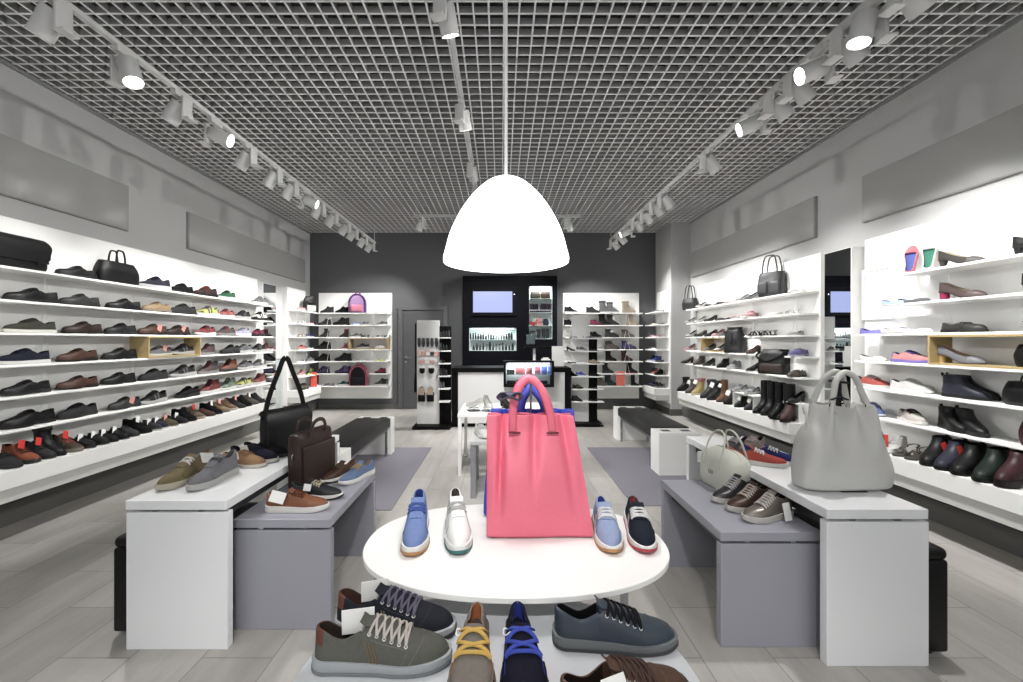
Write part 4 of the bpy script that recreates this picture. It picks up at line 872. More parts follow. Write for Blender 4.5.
# --- right wall between column and mirror (read from the column toward the camera)
RF = lambda r: f'from column end of right wall\'s {r} shelf'; G6 = 'shoes on the right wall shelves beyond the mirror'; XR6 = 3.30
zr = pi + .35
row([(690, mk(hand_bag, rz=radians(-60), w=.26, h=.20, d=.14, col='#3a3b3d', hh=.22, pocket=False, hx=.3), None, 'small dark grey handbag with tall handles'), (701, 'court', 'wbk', 'black and white heeled shoe'), (711, 'flat', 'blk', 'black flat'), (723, 'flat', 'dgr', 'dark grey strap shoe', None, 1.1), (733, 'flat', 'bei', 'beige flat'), (742, 'pump', 'lgr', 'pale grey heeled shoe'), (751, 'pump', 'gry', 'grey heeled shoe'),
     (772, mk(hand_bag, rz=radians(-62), w=.30, h=.30, d=.16, col='#4c4d50', hh=.20, hx=.3, top=(.86, .7)), None, 'large charcoal handbag with two front pockets'), (797, 'flat', 'wht', 'white flat')], side(XR6, SZ[0]), RF('top'), zr, G6)
row([(690, 'court', 'wbk', 'black and white heeled shoe'), (700, 'court', 'wbk', 'white heeled shoe with black trim'), (711, 'pump', 'dgr', 'dark grey pump'), (724, 'flat', 'dgr', 'dark grey flat', None, 1.1), (737, 'sandal', 'pnk', 'pale pink sandal'), (751, 'sneaker', 'pnk', 'pink suede shoe'), (775, 'flat', 'wht', 'white flat'), (792, 'sandal', 'wht', 'white sandal')], side(XR6, SZ[1]), RF('second'), zr, G6, .95)
row([(691, 'court', 'wbk', 'black and white heeled shoe'), (701, 'court', 'gbg', 'dark heeled shoe'), (711, 'pump', 'dgr', 'dark grey pump'), (718, 'court', 'pnk', 'tall pink heeled shoe'), (725, 'pump', 'gry', 'grey pump'), (757, 'sandal', 'blk', 'black strap sandal', None, 1.15), (768, 'sandal', 'dgr', 'dark grey sandal', None, 1.1), (795, 'flat', 'lgr', 'pale grey flat')], side(XR6, SZ[2]), RF('third'), zr, G6)
row([(690, 'pump', 'pnk', 'pink and black pump'), (710, 'pump', 'gry', 'grey pump in oak box'), (720, 'court', 'wbk', 'black and white shoe in oak box'), (736, mk(drawstring_bag, rz=radians(-62), dx=-.02, w=.28, h=.36, d=.16), None, 'dark grey drawstring bag'), (753, 'pump', ('#6a4a44', '#2a1f1c', '#6a4a44', '#8a6a5c', '#3a2a26'), 'brown pump'), (799, 'loafer', ('#7f79c0', '#cfcfe6', '#6f69b0', '#55508a'), 'violet loafer', None, 1.1)], lambda px: (XR6, Yon(px, XR6), zb if 705 < px < 725 else SZ[3]), RF('fourth'), zr, G6)
row([(687, 'court', 'gbg', 'black and brown heeled shoe', None, 1.05), (699, 'boot', ('#6f635c', '#3a332f', '#6f635c', '#3a332f'), 'grey brown ankle boot', None, .85), (709, 'court', 'gbk', 'black and silver heeled shoe', None, 1.1), (723, 'boot', 'blk', 'black ankle boot', 'w', .8), (734, 'hightop', 'slv', 'silver high-top', None, .85), (753, 'pump', ('#26222a', '#d8d2d8', '#26222a', '#9a8aa0', '#d8d2d8'), 'black and white pump'),
     (774, mk(satchel_bag, rz=radians(-58), w=.34, h=.30, d=.16), None, 'black leather shoulder bag with brown pocket'), (797, 'loafer', 'gbr', 'grey brown loafer', None, 1.0)], side(XR6, SZ[4]), RF('fifth'), zr, G6)
XD6 = 3.20
# little white risers that lift shoes above the bottom shelf
def riser(label, loc, w, d, h, rz=0):
    t = thing('display_riser', label, 'display riser', loc, rz, 'white display risers')
    m = MB(); m.bbox(-w / 2, w / 2, -d / 2, d / 2, h - .008, h, .002, 1); m.build('riser_top', WHITE, t)
    for s in (-1, 1): m = MB(); a, b = sorted((s * w / 2, s * (w / 2 - .008))); m.bbox(a, b, -d / 2, d / 2, 0, h - .0085, .002, 1); m.build('riser_side', WHITE, t)
y1 = Yon(747, XD6)
riser('low white riser on right wall\'s bottom shelf under two silver shoes', (3.26, y1, DECK), .46, .24, .19, pi / 2)
for px, w in ((740, 'the one nearer the column'), (752, 'the one nearer the tall boots')): shoe('trainer', 'silver trainer on low white riser, ' + w, (3.26, Yon(px, 3.26) , DECK + .19), zr, PAL['slv'], G6, .85)
row([(683, 'midboot', 'blk', 'black boot', None, 1.0), (691, 'midboot', 'gbr', 'dark brown boot', 'w', .95), (698, 'midboot', ('#c9ad4f', '#d8d2b8', '#b07a8a', '#8a6a30', '#c06a7a'), 'yellow floral boot', 'w', 1.1), (708, 'midboot', 'dgr', 'dark grey boot', None, 1.15), (715, 'midboot', 'bla', 'black boot with white tag', 'w', 1.15), (722, 'tallboot', ('#8a5a32', '#3a2415', '#8a5a32', '#5a3a20'), 'tall tan brown boot', 'w', .8), (731, 'heelboot', 'dbr', 'dark brown heeled boot', 'w', 1.1),
     (741, 'boot', 'gnd', 'dark olive ankle boot', 'w', .8), (751, 'boot', ('#4a3f4a', '#2a232a', '#4a3f4a', '#2a232a'), 'plum ankle boot', 'w', .8), (762, 'tallboot', 'blk', 'tall black riding boot'), (769, 'tallboot', 'bla', 'tall black leather boot'), (777, 'tallboot', 'blk', 'tall black boot'), (785, 'tallboot', 'bla', 'tall black boot'), ], side(XD6, DECK), RF('bottom'), pi + .45, G6)
y2 = Yon(797, 3.28)
riser('low white riser on right wall\'s bottom shelf beside tall black boots', (3.30, y2, DECK), .26, .18, .20, pi / 2)
shoe('pump', 'dark grey pump on low white riser beside tall black boots', (3.27, y2, DECK + .20), zr, PAL['dgr'], G6)
shoe('heelboot', 'black heeled ankle boot in front of low white riser', (3.13, 4.72, DECK), pi + .5, PAL['blk'], G6, 1.0)
shoe('heelboot', 'brown heeled ankle boot at mirror end of right wall\'s bottom shelf', (3.13, 4.55, DECK), pi + .5, ('#6a4640', '#2a1c18', '#6a4640', '#3a2622'), G6, 1.0)

# --- right wall, near unit (read from the mirror toward the camera; toes toward the camera)
RN = lambda r: f'from mirror, near right unit\'s {r} shelf'; G7 = 'shoes on the near right shelving'; XN = 3.26
def flat_up(cols, ins):
    def f(loc, label, grp):
        t = shoe('flat', label, (3.305, loc[1], loc[2] + .118), 0, cols, grp, 1.0, tilt=(0, radians(-70), radians(34)))
        m = LASTS['flat'].sole(0); return t
    return f
row([(906, flat_up(('#d9606c', '#c9909a', '#d9606c', '#5a6ac0'), 1), None, 'coral pink ballet flat propped upright'), (924, flat_up(('#dcd8d2', '#c9c5bd', '#dcd8d2', '#2f8a72'), 1), None, 'cream ballet flat propped upright'), (962, 'pump', 'gbg', 'dark grey pump with block heel', None, 1.12), (1044, 'pump', 'bpm', 'black pump', None, 1.1)], side(XN, SZ[0]), RN('top'), A, G7)
row([(897, 'flat', 'lbl', 'pale blue flat'), (914, 'flat', ('#55565a', '#8a8a8a', '#55565a', '#3a3a3c'), 'dark grey flat'), (963, 'court', 'pbr', 'taupe heeled shoe with crimson heel', None, 1.16), (1052, 'pump', 'bpm', 'black pump', None, 1.1)], side(XN, SZ[1]), RN('second'), A, G7)
zt = SZ[3] + .216
row([(873, 'flat', ('#7a74c4', '#8a84cc', '#7a74c4', '#55508a'), 'violet flat'), (897, 'flat', ('#e0deda', '#3a3a3c', '#e0deda', '#b0aeaa'), 'white flat with dark sole'), (916, 'flat', ('#d8cfe6', '#e6e0ee', '#a98ac6', '#9a86b8'), 'pale lilac flat'), (964, 'loafer', ('#3a3836', '#1c1a19', '#3a3836', '#c9b79a'), 'black low-heeled court shoe', None, .95), (1056, 'pump', 'bpm', 'black pump', None, 1.1)],
    lambda px: (XN, Yon(px, XN), SZ[2] if px < 925 else max(SZ[2], zt)), RN('third'), A, G7)
row([(873, 'flat', 'wht', 'white flat'), (911, 'sneaker', ('#e58f8f', '#7a6ac0', '#6a5ac8', '#5a4aa0', '#6a5ac8'), 'pink sneaker with violet laces and sole', None, .95), (965, 'pump', 'gpm', 'grey pump in oak box', None, 1.12)], lambda px: (3.235 if px > 925 else XN, Yon(px, XN), SZ[3] if px < 925 else zb), RN('fourth'), A, G7)
hand_bag((3.24, Yon(1048, 3.24), zb), pi / 2, 'black leather clutch inside the large oak box, right wall', 'bags on the right wall', w=.28, h=.14, d=.12, col='#161618', hh=.03, pocket=False, name='clutch_bag', hx=.1, hr=.004)
row([(872, 'sneaker', ('#d9584c', '#e6e0da', '#e6e2dc', '#7a3a34', '#b8443a'), 'red canvas sneaker'), (912, 'sneaker', ('#e2e2de', '#e6e6e2', '#efefec', '#9aa6b8', '#a9bfd8'), 'white sneaker with blue heel', None, 1.02), (966, 'boot', ('#33364a', '#15161c', '#33364a', '#22242e'), 'navy leather ankle boot', None, .95)], side(XN, SZ[4]), RN('fifth'), A + .15, G7)
shoe('boot', 'black leather ankle boot standing behind the navy ankle boot', (3.335, Yon(972, 3.33), SZ[4]), A + .25, PAL['blk'], G7, .95)
hand_bag((3.27, Yon(1036, 3.27), SZ[4]), pi / 2, 'black leather pouch with red price tag, right wall', 'bags on the right wall', w=.28, h=.15, d=.14, col='#151517', hh=.05, pocket=False, name='pouch_bag', hx=.16, hr=.005)
row([(873, 'sneaker', ('#6a7ab8', '#c9cfe6', '#8a96c8', '#3a4478'), 'blue sneaker'), (912, 'sneaker', ('#d8cfc6', '#e6e2dc', '#4a3f38', '#8a7a6c', '#c9bdb2'), 'off-white sneaker with dark laces', None, .98), (953, 'boot', 'blk', 'black leather ankle boot', None, .95), (971, 'boot', 'bla', 'black leather ankle boot with pointed toe', None, .98)], side(XN, SZ[5]), RN('sixth'), A - .35, G7)
hand_bag((3.27, Yon(1052, 3.27), SZ[5]), pi / 2, 'maroon leather bag at picture edge, right wall', 'bags on the right wall', w=.26, h=.16, d=.14, col='#4a1f28', hh=.03, pocket=False, name='pouch_bag', hx=.16, hr=.005)
XD7 = 3.14
row([(868, 'sneaker', 'gry', 'grey sneaker'), (896, 'hightop', 'wht', 'white high-top', None, .85), (906, 'sandal', 'gbr', 'brown and white sandal', None, 1.1), (918, 'sandal', 'gbr', 'grey brown sandal with white tag', 'w', 1.1), (936, 'boot', 'blk', 'black ankle boot', None, 1.12), (952, 'boot', ('#34374c', '#15161c', '#34374c', '#22242e'), 'navy ankle boot with red tag', 'r', 1.1), (969, 'boot', 'blk', 'black ankle boot with red tag', 'r', 1.12), (992, 'boot', 'gnd', 'dark green rubber ankle boot', None, 1.14), (1014, 'heelboot', 'mrn', 'maroon heeled ankle boot', None, 1.15)], side(XD7, DECK), RN('bottom'), pi + .35, G7)
# white framed board on the right unit
t = thing('display_board', 'blank pale board in white frame on the white back panel near mirror', 'board', (3.393, 3.755, 1.565))
m = MB(); hw, hh = .15, .465
for bx in ((-.014, .007, -hw, -hw + .02, 0, hh), (-.014, .007, hw - .02, hw, 0, hh), (-.014, .007, -hw + .02, hw - .02, 0, .025), (-.014, .007, -hw + .02, hw - .02, hh - .02, hh)): m.box(*bx)
m.build('board_frame', WHITE, t); m = MB(); m.box(-.006, .006, -hw + .02, hw - .02, .025, hh - .02); m.build('board_panel', mat('#d9d3d3', 'paper'), t)
# red and salmon price signs standing among the shoes
def price_sign(label, loc, w, h, rz, colr='#e8604f'):
    t = thing('price_sign', label, 'price sign', loc, rz, 'red price signs'); m = MB(); m.bbox(-w / 2, w / 2, -.004, 0, .012, .012 + h, .001, 1); m.build('sign_card', mat(colr, 'paper'), t)
    m = MB(); m.bbox(-w / 2, w / 2, -.02, .02, 0, .012, .002, 1); m.build('sign_foot', CLEAR, t)
price_sign('salmon red sign card among boots on back wall bottom shelf', (Xat(620.5, 8.06), 8.06, DECK), .165, .27, 0, '#ee7767')
price_sign('orange red sign card on bottom shelf of narrow corner unit', (-3.53, 7.86, DECK), .11, .27, .35, '#ea5a48')
price_sign('red sign card on right wall beside the grey hobo bag', (3.02, Yon(880, 3.02), DECK), .10, .13, -.9, '#dc4436')
# ------------------------------------------------------------------ display tables, benches, floor things
def slab_table(name, label, x0, x1, y0, y1, h, t_, mt, ml, group):
    """a slab top over two end panels, small spacers between"""
    t = thing(name, label, 'table', ((x0 + x1) / 2, (y0 + y1) / 2, 0), group=group); a, b = (x1 - x0) / 2, (y1 - y0) / 2
    m = MB(); m.bbox(-a, a, -b, b, h - t_, h, .003); m.build('table_top', mt, t)
    for s, q in ((-1, .0), (1, .0)):
        m = MB(); y = s * (b - .022); m.bbox(-a + .002, a + .006 - .002, y - .02, y + .02, 0, h - t_ - .012, .003); m.build('end_panel', ml, t)
        for x in (-a * .45, a * .45): m = MB(); m.box(x - .012, x + .012, y - .012, y + .012, h - t_ - .0125, h - t_ + .001); m.build('spacer', CHROME, t)
    m = MB(); m.bbox(-a + .05, a - .05, -b + .05, b - .05, h - t_ - .06, h - t_ - .001, .003); m.build('under_frame', mat('#26262a', 'satin'), t)
    return t
TW, TG = 'white slab tables', 'grey slab tables'
WT = mat('#e4e6e8', 'gloss'); GT = mat('#93949d', 'satin')
slab_table('display_table', 'taller white slab table with olive and grey ankle shoes', -1.672, -1.222, 1.855, 3.15, .665, .042, WT, WT, TW)
slab_table('display_table', 'taller white slab table under the large grey hobo bag', 1.375, 1.805, 1.76, 3.10, .665, .042, WT, WT, TW)
slab_table('display_table', 'lower grey slab table with orange tan shoe and brown briefcase', -1.275, -.815, 1.985, 2.70, .526, .042, GT, GT, TG)
slab_table('display_table', 'lower grey slab table with cream bag and three metallic shoes', .985, 1.445, 1.87, 2.575, .518, .042, GT, GT, TG)
def pouf(label, x0, x1, y0, y1, h):
    t = thing('ottoman', label, 'ottoman', ((x0 + x1) / 2, (y0 + y1) / 2, 0), group='black leather ottomans'); a, b = (x1 - x0) / 2, (y1 - y0) / 2
    m = MB(); m.bbox(-a, a, -b, b, .025, h - .05, .014, 3); m.build('body', mat('#131315', 'leather'), t, 40)
    m = MB(); m.bbox(-a, a, -b, b, h - .052, h, .022, 4); m.build('cushion', mat('#151517', 'leather'), t, 40)
    for sx in (-1, 1):
        for sy in (-1, 1): m = MB(); m.lathe([(0, 0), (.018, 0), (.018, .03), (0, .03)], 12, (sx * (a - .05), sy * (b - .05), 0)); m.build('foot', BLACK, t)
pouf('black leather cube ottoman under the white table with olive ankle shoes', -1.80, -1.35, 1.93, 2.37, .465)
pouf('black leather cube ottoman under the white table with grey hobo bag', 1.50, 1.94, 1.803, 2.25, .475)

def bench(label, x0, x1, y0, y1, near, far, h=.45):
    """a black cushion on a steel frame between two white end boxes; near, far: depths of the boxes"""
    t = thing('bench', label, 'bench', ((x0 + x1) / 2, (y0 + y1) / 2, 0), group='black upholstered benches'); a, b = (x1 - x0) / 2, (y1 - y0) / 2
    m = MB(); m.bbox(-a, a, -b, b, h - .115, h, .02, 3); m.build('cushion', mat('#2b2b2d', 'leather'), t, 40)
    m = MB(); m.box(-a + .03, a - .03, -b + .02, b - .02, h - .15, h - .116); m.build('seat_frame', mat('#6b6b6e', 'satin'), t)
    for y in (-b + .08, b - .08):
        for s in (-1, 1):
            m = MB(); x = s * (a - .03); m.bbox(x - .012, x + .012, y - .02, y + .02, 0, h - .15, .002, 1); m.build('leg', CHROME, t)
    for nm, ya, yb in (('end_box', -b - near, -b - .002), ('end_box', b + .002, b + far)):
        m = MB(); m.bbox(-a - .005, a + .005, ya, yb, 0, h - .012, .003); e = m.build(nm, WHITE, t)
        for x in (-a * .5, a * .5): q = MB(); yc = (ya + yb) / 2; q.box(x - .045, x + .045, yc - .04, yc + .04, h - .013, h - .0112); q.build('recess', mat('#161617', 'satin'), e)
bench('long black leather bench with white end boxes on the side of the dark door', -1.73, -1.32, 3.66, 4.99, .26, .16)
bench('long black leather bench with white end boxes on the side of the white column', 1.605, 2.02, 4.46, 5.74, .24, .2)
for lab, x0, x1, y0, y1 in (('flat mauve grey floor mat beside the bench on the dark door side', -1.75, -.885, 3.37, 5.33), ('flat mauve grey floor mat beside the bench on the white column side', 1.10, 1.95, 3.46, 5.33)):
    m = MB(); m.bbox(x0, x1, y0, y1, .001, .009, .003, 1); tag(m.build('floor_mat', mat('#8f8b98', 'carpet')), lab, 'mat', 'mauve floor mats')

# oval tables
def oval(n, rx, ry, z, cx=0, cy=0, e=2.25): return [(cx + rx * abs(cos(a)) ** (2 / e) * (1 if cos(a) >= 0 else -1), cy + ry * abs(sin(a)) ** (2 / e) * (1 if sin(a) >= 0 else -1), z) for a in [2 * pi * i / n for i in range(n)]]
def oval_table(label, cx, cy, rx, ry, h, mm, group=None):
    t = thing('oval_table', label, 'table', (cx, cy, 0), group=group)
    m = MB(); m.rings([oval(96, rx - .002, ry - .002, h - .018), oval(96, rx, ry, h - .016), oval(96, rx, ry, h - .002), oval(96, rx - .002, ry - .002, h)]); m.build('table_top', mm, t, 40)
    for s in (-1, 1):                                  # inverted-U steel legs at each side
        for q in (-1, 1):
            m = MB(); lx = (.335 if s > 0 else -.43) * rx / .502; m.bbox(lx - .012, lx + .012, q * ry * .38 - .006, q * ry * .38 + .006, 0, h - .03, .002, 1); m.build('leg', CHROME, t)
        m = MB(); m.bbox(lx - .012, lx + .012, -ry * .38 - .006, ry * .38 + .006, h - .03, h - .018, .002, 1); m.build('leg_rail', CHROME, t)
TZ, LZ = .70, .62
oval_table('white oval table under the pink tote bag', .048, 1.418, .502, .318, TZ, mat('#efefed', 'gloss'), 'oval tables')
oval_table('lower pale grey oval table in front with the large sneakers', -.010, .935, .455, .312, LZ, mat('#c3c6ca', 'gloss'), 'oval tables')

# ------------------------------------------------------------------ the large shoes in front
def detail_shoe(kind, label, loc, rz, upper, sole, lace, lining, heel=None, tagp=None, toecap=False, stripe=None, flatl=False, scale=1, lacev=.40, lus=None, outsole=None, eyelets=True, stitch=None, name='sneaker', lr=.0034, last=None, fin='suede', cross=True, loop=None, eye=None, insole=None, tongue_tab=True):
    s = last or LASTS[kind]; t = thing(name, label, 'shoe', loc, rz, None, scale)
    U, L = s.upper((lambda u, k, o: 1 if u < .10 and k > 3 else 0) if heel else None)
    mu = mat(upper, fin)
    o = U.build('upper', [mu, mat(heel or upper, 'leather')], t, 70); subsurf(o)
    o = L.build('lining', mat(lining, 'suede'), t, 70); subsurf(o)
    m = s.sole(.009); o = m.build('midsole', mat(sole, 'rubber'), t, 45); o['label'] = 'rubber midsole band'
    if outsole:
        z0 = s.zb; b0 = s.b
        s2 = s; e = s.welt; M = MB(); R = []
        for i in range(31):
            u = .5 * (1 - cos(pi * i / 30)); x = -s.L / 2 - e - .001 + u * (s.L + 2 * e + .002); w = s.w(u) + e + .0015 if 0 < i < 30 else .0015; c = s.mid(u); zz = s.zb(u)
            R.append([(x, c + w * .92, zz - .0005), (x, c + w, zz + .002), (x, c + w, zz + .009), (x, c - w, zz + .009), (x, c - w, zz + .002), (x, c - w * .92, zz - .0005)])
        M.rings(R); M.build('outsole', mat(outsole, 'rubber'), t, 45)
    lus = lus or (.42, .475, .53, .585, .64, .69)
    m = MB()
    if tongue_tab:
        P = [s.pt(s.ut + .03 + .03 * i, 0, .002) for i in range(8)]; P = [P[0] + Vector((-.012, 0, .011))] + P
        m.sweep(P, [(-.022, -.001), (0, .003), (.022, -.001), (.02, -.004), (0, -.001), (-.02, -.004)], up=(0, 0, 1)); m.build('tongue', mat(eye or upper, fin), t, 60)
    s.laces(lus, lacev, lr, flat=flatl, cross=cross, seg=7, n=13).build('laces', mat(lace, 'fabric'), t, 60)
    if eyelets:
        for u in lus:
            for v in (-1, 1):
                p = s.pt(u, v * lacev, .001); q = s.pt(u, v * lacev, .01); nrm = (q - p).normalized(); a = nrm.orthogonal().normalized(); b = nrm.cross(a)
                m = MB(); m.tube([p + (a * cos(k * pi / 5) + b * sin(k * pi / 5)) * .0036 for k in range(10)], .0011, 5, True); m.build('eyelet', mat('#d8d8d6', 'satin') if loop is None else mat(lace, 'satin'), t, 60)
    def line(us, vs, r=.0009, mm=None, nm='seam', off=.0004):
        m = MB(); m.tube([s.pt(u, v, off) for u, v in zip(us, vs)], r, 4); m.build(nm, mm or mu, t, 60)
    dk = mat(stitch or upper, 'fabric')
    if toecap:
        n = 25; line([.80 - .10 * abs(-1 + 2 * i / (n - 1)) ** 2 + .0 for i in range(n)], [-.97 + 1.94 * i / (n - 1) for i in range(n)], mm=dk)
    for sd in (-1, 1):                                # edge of the lace panel, running down and back to the sole
        line([.43 + .27 * i / 14 for i in range(15)], [sd * (.52 + .02 * sin(i * .4)) for i in range(15)], mm=dk)
        line([.70, .70, .695, .68, .66, .64], [sd * q for q in (.52, .6, .7, .8, .9, .99)], mm=dk)
        if stripe:
            for k in range(len(stripe[1])):
                du = stripe[1][k]; m = MB(); m.ribbon([s.pt(stripe[0] + du + .045 * i / 8, sd * (.60 + .38 * i / 8), .0012) for i in range(9)], stripe[2], .0014, up=(0, sd, .3)); m.build('side_stripe', mat(stripe[3], 'leather'), t, 60)
    if tagp:
        x, y, z, w, h, rx, ry, rz_ = tagp; o = bpy.data.objects.new('price_tag', tag_mesh(w, h)); COL.objects.link(o); o.parent = t
        o.material_slots[0].link = 'OBJECT'; o.material_slots[0].material = WHITECARD; o.location = (x, y, z); o.rotation_euler = tuple(radians(q) for q in (rx, ry, rz_))
    return t
def at(px, py, z): Y = F * (CZ - z) / (py - CY); return (Xat(px, Y), Y, z)
big = Last(.312, .051, .036, [(0, .022), (.3, .020), (.7, .015), (1, .020)], [(0, .092), (.06, .088), (.22, .066), (.36, .088), (1, .09)],
           [(0, .105), (.34, .098), (.40, .098), (.55, .083), (.72, .063), (.86, .055), (.95, .047), (1, .030)], .36, .64, 2.5, sole_b=[(0, .003), (.1, 0), (.8, 0), (1, .008)], welt=.005)
detail_shoe('sneaker', 'grey suede sneaker with cream laces, in front of the dark navy one', (-.278, .985, LZ), radians(1.5), '#66685f', '#aab0b4', '#cfc8bd', '#43352c', heel='#7a432a', tagp=(-.062, .01, .120, .075, .062, 6, 0, 10), last=big, outsole='#7c8084', stitch='#8a8271', stripe=(.40, (0, .025, .05), .0025, '#8a6a3a'), toecap=True)
detail_shoe('sneaker', 'dark navy suede sneaker with mauve laces, behind the grey one', (-.278, 1.098, LZ), radians(-6), '#2b2f3a', '#b9bcc0', '#6d6880', '#5a3a2a', heel='#7a432a', tagp=(-.060, .01, .118, .07, .058, 8, 0, 22), last=big, outsole='#3a3c40', stitch='#4a4e58', stripe=(.42, (0, .022), .0025, '#a98a5a'), toecap=True)
moc = LASTS['moccasin']
def wallabee(label, loc, rz, col, lace, lining, sole):
    t = detail_shoe('moccasin', label, loc, rz, col, sole, lace, lining, last=moc, flatl=True, lr=.0028, lus=(.38, .49, .60), lacev=.44, eyelets=False, name='moccasin', cross=True, tongue_tab=False, stitch=lining)
    m = MB(); n = 31
    P = []
    for i in range(n):
        a = -1 + 2 * i / (n - 1); v = .62 * (1 if a > 0 else -1) * min(1, abs(a) * 2.2) ** .8; u = .60 + .33 * (1 - max(0, abs(a) - .0) ** 3)
        P.append(moc.pt(u, v, .0012))
    m.tube(P, .0022, 6); m.build('apron_seam', mat(col, 'suede'), t, 60)
    m = MB(); p = moc.pt(.40, -.42, .004); m.tube([p + Vector((.006 * cos(a) * 1.4, .010 * sin(a), .004 * sin(a * 2))) for a in [2 * pi * i / 14 for i in range(14)]], .0014, 5, True); m.build('tag_loop', mat('#efefed', 'satin'), t, 60)
    return t
wallabee('taupe suede moccasin shoe with yellow laces and orange lining', (-.065, .942, LZ), radians(-91), '#8d8377', '#f0bd1c', '#d9752a', '#5c5048')
wallabee('navy suede moccasin shoe with bright blue laces', (.046, .945, LZ), radians(-89), '#1d1d33', '#3d57d6', '#3347b8', '#15151f')
detail_shoe('sneaker', 'dark slate blue leather sneaker with black laces', (.285, 1.05, LZ), radians(-2), '#3a4450', '#7b8082', '#16171b', '#121316', last=big, outsole='#4a4d50', stitch='#5b6570', toecap=True, fin='softleather', scale=.96)
detail_shoe('sneaker', 'brown leather sneaker at front edge of the lower oval table', (.258, .868, LZ), radians(15), '#6e4a33', '#4a4038', '#5a4038', '#33231c', last=big, outsole='#3a322c', stitch='#8a6a50', toecap=True, fin='leather', tagp=(-.05, -.03, .10, .06, .055, -35, 0, 8), scale=.92)

# shoes on the white oval table, toes toward the camera
A2 = -pi / 2
chk = Last(.285, .042, .032, [(0, .026), (.3, .024), (.7, .020), (1, .024)], [(0, .118), (.05, .114), (.2, .092), (.38, .106), (1, .12)],
           [(0, .12), (.36, .112), (.42, .110), (.54, .092), (.70, .070), (.86, .060), (.95, .050), (1, .030)], .385, .66, 2.5, sole_b=[(0, .003), (.1, 0), (.75, 0), (.9, .004), (1, .012)])
detail_shoe('hightop', 'sky blue suede ankle shoe on white oval table', (-.293, 1.44, TZ), radians(-84), '#7d9be0', '#efeeea', '#4a66c0', '#2f49b0', last=chk, outsole='#c98a4a', eyelets=False, lus=(.43, .48, .53), name='high_top_shoe', stitch='#5b79c8', loop=1)
detail_shoe('hightop', 'white ankle shoe with teal sole on white oval table', (-.153, 1.45, TZ), radians(-81), '#e9e9e7', '#f0f0ee', '#c9c9c6', '#6a5a50', last=chk, outsole='#2f7a78', eyelets=False, lus=(.43, .48, .53), name='high_top_shoe', stitch='#c9c9c6', loop=1, fin='softleather')
slim = Last(.285, .042, .031, [(0, .022), (.3, .020), (.7, .016), (1, .020)], [(0, .086), (.06, .080), (.22, .062), (.38, .082), (1, .09)],
            [(0, .09), (.36, .090), (.42, .088), (.55, .076), (.70, .062), (.86, .052), (.95, .044), (1, .026)], .385, .62, 2.2, sole_b=[(0, .004), (.1, 0), (.72, 0), (.88, .004), (1, .014)])
detail_shoe('sneaker', 'pale blue sneaker with white side stripes beside the pink tote', (.365, 1.455, TZ), radians(-96), '#9db4e2', '#f0efed', '#eef0f4', '#3a4fc0', last=slim, outsole='#d0904a', stripe=(.42, (0, .05), .010, '#f2f2f2'), eyelets=False, lus=(.44, .49, .54, .59))
detail_shoe('sneaker', 'dark navy sneaker with pink side stripes at end of white oval table', (.48, 1.455, TZ), radians(-99), '#232b3a', '#f0efed', '#eceaea', '#a8303a', last=slim, outsole='#c43a44', stripe=(.42, (0, .05), .010, '#e0b3bd'), eyelets=False, lus=(.44, .49, .54, .59))

# totes
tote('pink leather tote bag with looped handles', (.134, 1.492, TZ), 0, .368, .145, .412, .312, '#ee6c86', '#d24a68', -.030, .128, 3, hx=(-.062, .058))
tote('bright blue leather tote bag behind the pink tote', (.124, 1.648, TZ), 0, .385, .10, .405, .33, '#3e49b8', '#2a2f7a', .0, .09, 8, hx=(-.045, .035))
t = thing('bag_stand', 'thin chrome bag stand between the pink and blue tote handles', 'bag stand', (.113, 1.582, TZ))
m = MB(); m.bbox(-.06, .06, -.012, .012, 0, .004, .001, 1); m.build('base_plate', CHROME, t)
m = MB(); m.tube([(0, 0, .004), (0, 0, .555), (0, -.004, .57), (0, -.014, .574), (0, -.05, .574)], .0045, 8); m.build('pole', CHROME, t, 60)
t = thing('scarf', 'small knotted mauve scarf tied round the pink tote handle', 'scarf', (.030, 1.468, TZ + .485))
m = MB(); m.lathe([(.016, -.010), (.022, -.004), (.023, .006), (.017, .011), (.013, 0), (.016, -.010)], 18); m.build('knot', mat('#7a7390', 'fabric'), t, 60)
for s in (-1, 1):
    m = MB(); P = spl([(s * .010, -.02, 0), (s * .026, -.026, .012), (s * .038, -.024, .004 * s), (s * .030, -.026, -.012), (s * .008, -.022, -.004)], 15); m.ribbon(P, .020, .003, up=(0, .4, 1)); m.build('scarf_loop', mat('#6f6a86', 'fabric'), t, 60)

# ------------------------------------------------------------------ pendant lamp over the oval tables
t = thing('pendant_lamp', 'large glowing white dome pendant lamp over the oval tables', 'pendant lamp', (Xat(506, 1.56), 1.56, 1.668))
PL = emit('#ffffff', 1.6, 'white_glowing_glass')
prof = [(.004, .325), (.02, .321), (.064, .303), (.107, .268), (.149, .218), (.185, .158), (.212, .095), (.225, .045), (.233, .010), (.232, 0)]
pf = tab([(z, r) for r, z in prof[::-1]])
m = MB(); P = [(pf(z), z) for z in [.325 * (i / 30) for i in range(31)]]; m.lathe(P + [(max(.002, r - .006), z - .003) for r, z in P[::-1][1:-1]] + [(P[0][0] - .006, 0), P[0]], 64); m.build('lamp_shade', PL, t, 60)
m = MB()
for z in (.035, .05, .065): m.tube([((pf(z) - .007) * cos(a), (pf(z) - .007) * sin(a), z) for a in [2 * pi * i / 48 for i in range(48)]], .002, 5, True)
m.build('inner_ribs', mat('#d6d6d6', 'gloss'), t)
m = MB(); m.lathe([(0, .10), (.028, .105), (.04, .13), (.034, .165), (.016, .19), (0, .19)], 20); m.build('bulb', emit('#fff8ea', 6, 'bulb_glow'), t, 60)
